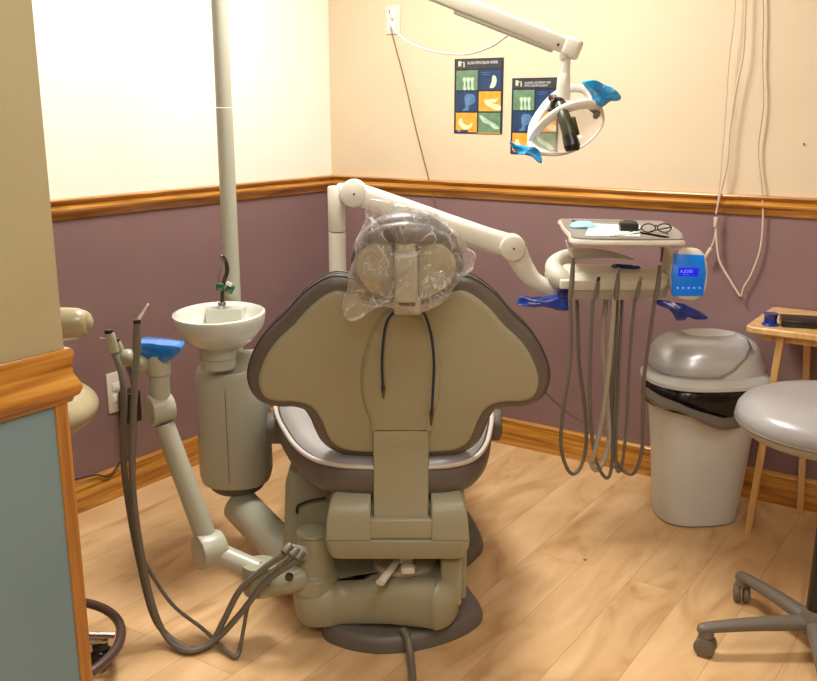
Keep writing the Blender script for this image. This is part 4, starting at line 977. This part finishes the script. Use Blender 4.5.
# ================================================================== TRASH BIN
BN_ = thing('trash_bin', 'light grey swing-top trash bin with silver lid flap by the back wall', 'trash bin', (1.02, 3.08, 0))
bx_, by_ = 1.018, 3.075
def sup(z, a, b_, e=.72, n=56, dx=0, dy=0, rot=.12):
    out = []
    for k in range(n):
        t = 2*PI*k/n; u = math.copysign(abs(math.cos(t))**e, math.cos(t))*a; v = math.copysign(abs(math.sin(t))**e, math.sin(t))*b_
        out.append(Vector((bx_+dx+u*math.cos(rot)-v*math.sin(rot), by_+dy+u*math.sin(rot)+v*math.cos(rot), z)))
    return out
zl0 = .50
bb = MB().rings([sup(.0, .125, .10), sup(.006, .137, .112), sup(.02, .142, .116), sup(.25, .160, .134), sup(zl0-.03, .183, .15), sup(zl0-.01, .188, .153), sup(zl0-.01, .180, .147), sup(.2, .15, .125)], cap=True)
part('body', bb, 'bin', BN_)
ln = MB(); R = []
for z_, s_, am in ((zl0-.075, .196, .003), (zl0-.05, .198, .006), (zl0-.03, .200, .006), (zl0-.005, .197, .003), (zl0+.012, .185, .0)):
    r_ = sup(z_, s_, s_*.83); 
    for i, p_ in enumerate(r_):
        p_ += Vector((noise.noise(p_*30)*am*1.6, noise.noise(p_*30+Vector((5, 5, 5)))*am*1.6, noise.noise(Vector((i*.11, 0, 3)))*.02 if z_ < zl0-.04 else 0))
    R.append(r_)
part('bin_liner', ln.rings(R, cap=False), 'liner', BN_, 'black bag liner under the lid')
lg_ = MB(); gp = [at(645, 392, 2.90), at(660, 402, 2.885), at(680, 408, 2.875), at(700, 417, 2.875), at(722, 424, 2.89), at(740, 424, 2.93)]
R = []
for i, p_ in enumerate(catmull(gp, 6)):
    h_ = .017+.004*math.sin(i*.35); R.append([p_+Vector((0, 0, -h_)), p_+Vector((0, -.008, -h_*.3)), p_+Vector((0, -.004, h_)), p_+Vector((0, .006, h_)), p_+Vector((0, .004, -h_))])
part('liner_fold', lg_.rings(R), 'liner_gr', BN_, 'grey translucent fold of bag liner')
ld = MB().rings([sup(zl0+.006, .205, .17, .8), sup(zl0+.010, .213, .178, .8), sup(zl0+.022, .213, .178, .8), sup(zl0+.030, .205, .17, .8), sup(zl0+.04, .186, .158, .8)], cap=True)
lid = part('lid_rim', ld, 'binlid', BN_)
domes = [(.03, .194, .162), (.07, .190, .158), (.105, .178, .148), (.132, .158, .130), (.150, .128, .104), (.160, .085, .07), (.163, .02, .02)]
dm = part('lid_dome', MB().rings([sup(zl0+z_, a, b_, .8, dx=.006, dy=.02) for z_, a, b_ in domes]), 'binlid', BN_)
# swing flap: section of the dome, slightly raised
def domept(k, z_, a, b_, g=1.012): 
    r_ = sup(zl0+z_, a*g+.002, b_*g+.002, .8, dx=.006, dy=.02); i_ = int(math.floor(k)); return r_[i_ % 56].lerp(r_[(i_+1) % 56], k-i_)
ks = list(range(29, 49))    # facing left-front
grid = []
RW = [(.045, .1935, .161)] + domes[1:-1]
for i_, (z_, a, b_) in enumerate(RW):
    e_ = 41.5 + 11*(i_/(len(RW)-1))**1.3; b0 = 26 - 2*(i_/(len(RW)-1))
    grid.append([domept(b0+(e_-b0)*k_/24, z_+.003, a, b_) for k_ in range(25)])
flap = part('swing_flap', MB().sheet(grid), 'silver', BN_, 'silver swing flap of the lid')
md = flap.modifiers.new('thick', 'SOLIDIFY'); md.thickness = .004; md.offset = 1

# ================================================================== SIDE TABLE
zt2 = .73
ta = atz(744, 326, zt2); wa = VW(ta); tbx, tby = wa.x, wa.y
tb_back = VW(atz(771, 306, zt2)).y
ST = thing('side_table', 'small pale pine folding table at the right edge behind the stool', 'table', (tbx+.3, (tby+tb_back)/2, 0), 'W')
yc = (tby+tb_back)/2; dep = abs(tb_back-tby)
TP = [(x_, y_) for x_, y_ in [(tbx+.03, tby), (tbx+.58, tby), (tbx+.6, tby+.02), (tbx+.6, tb_back), (tbx+.02, tb_back), (tbx, tb_back-.02), (tbx, tby+.03), (tbx+.01, tby+.008)]]
part('table_top', MB().plate(TP, [(-.004, zt2-.022), (0, zt2-.018), (0, zt2-.004), (-.004, zt2)], fl_), 'pine', ST)
lf = VW(atz(748, 533, 0)); 
legs = [((tbx+.11, tby+.03, zt2-.02), (lf.x, lf.y, 0)), ((tbx+.13, tb_back-.04, zt2-.02), (tbx+.17, tb_back-.04+.0, 0)), ((tbx+.52, tby+.03, zt2-.02), (tbx+.55, lf.y, 0)), ((tbx+.50, tb_back-.04, zt2-.02), (tbx+.46, tb_back-.04, 0))]
for a, b_ in legs:
    a, b_ = Vector(a), Vector(b_); d_ = (a-b_).normalized(); x_ = Vector((1, 0, 0)); y_ = d_.cross(x_).normalized(); x_ = y_.cross(d_)
    R = [[c_+x_*u*.011+y_*v*.010 for u, v in ((-1, -.8), (-.8, -1), (.8, -1), (1, -.8), (1, .8), (.8, 1), (-.8, 1), (-1, .8))] for c_ in (b_, a)]
    for r_ in R[0]: r_.z = 0
    part('leg', MB().rings(R), 'pine', ST)
part('apron', MB().box((tbx+.3, tby+.045, zt2-.032), (.5, .016, .03), .002, 2), 'pine', ST)
part('stretcher', MB().box((tbx+.33, tb_back-.04, .30), (.34, .014, .02), .002, 2), 'pine', ST)
q = VW(atz(770, 325, zt2))
tr = MB().lathe([(.019, 0), (.026, .0), (.027, .004), (.021, .006), (.019, .02), (.021, .034), (.025, .038), (.019, .038)], q)
solo('tape_dispenser', tr, 'navy', 'dark blue spool standing on the corner of the pine table', 'spool', q, 'W')
q = VW(atz(793, 325, zt2))
nb = MB().box(q+Vector((.02, .01, .012)), (.12, .10, .024), .004, 2, Matrix.Rotation(.3, 3, 'Z'))
solo('black_case', nb, 'black', 'flat black case on the pine table beside the blue spool', 'case', q, 'W')
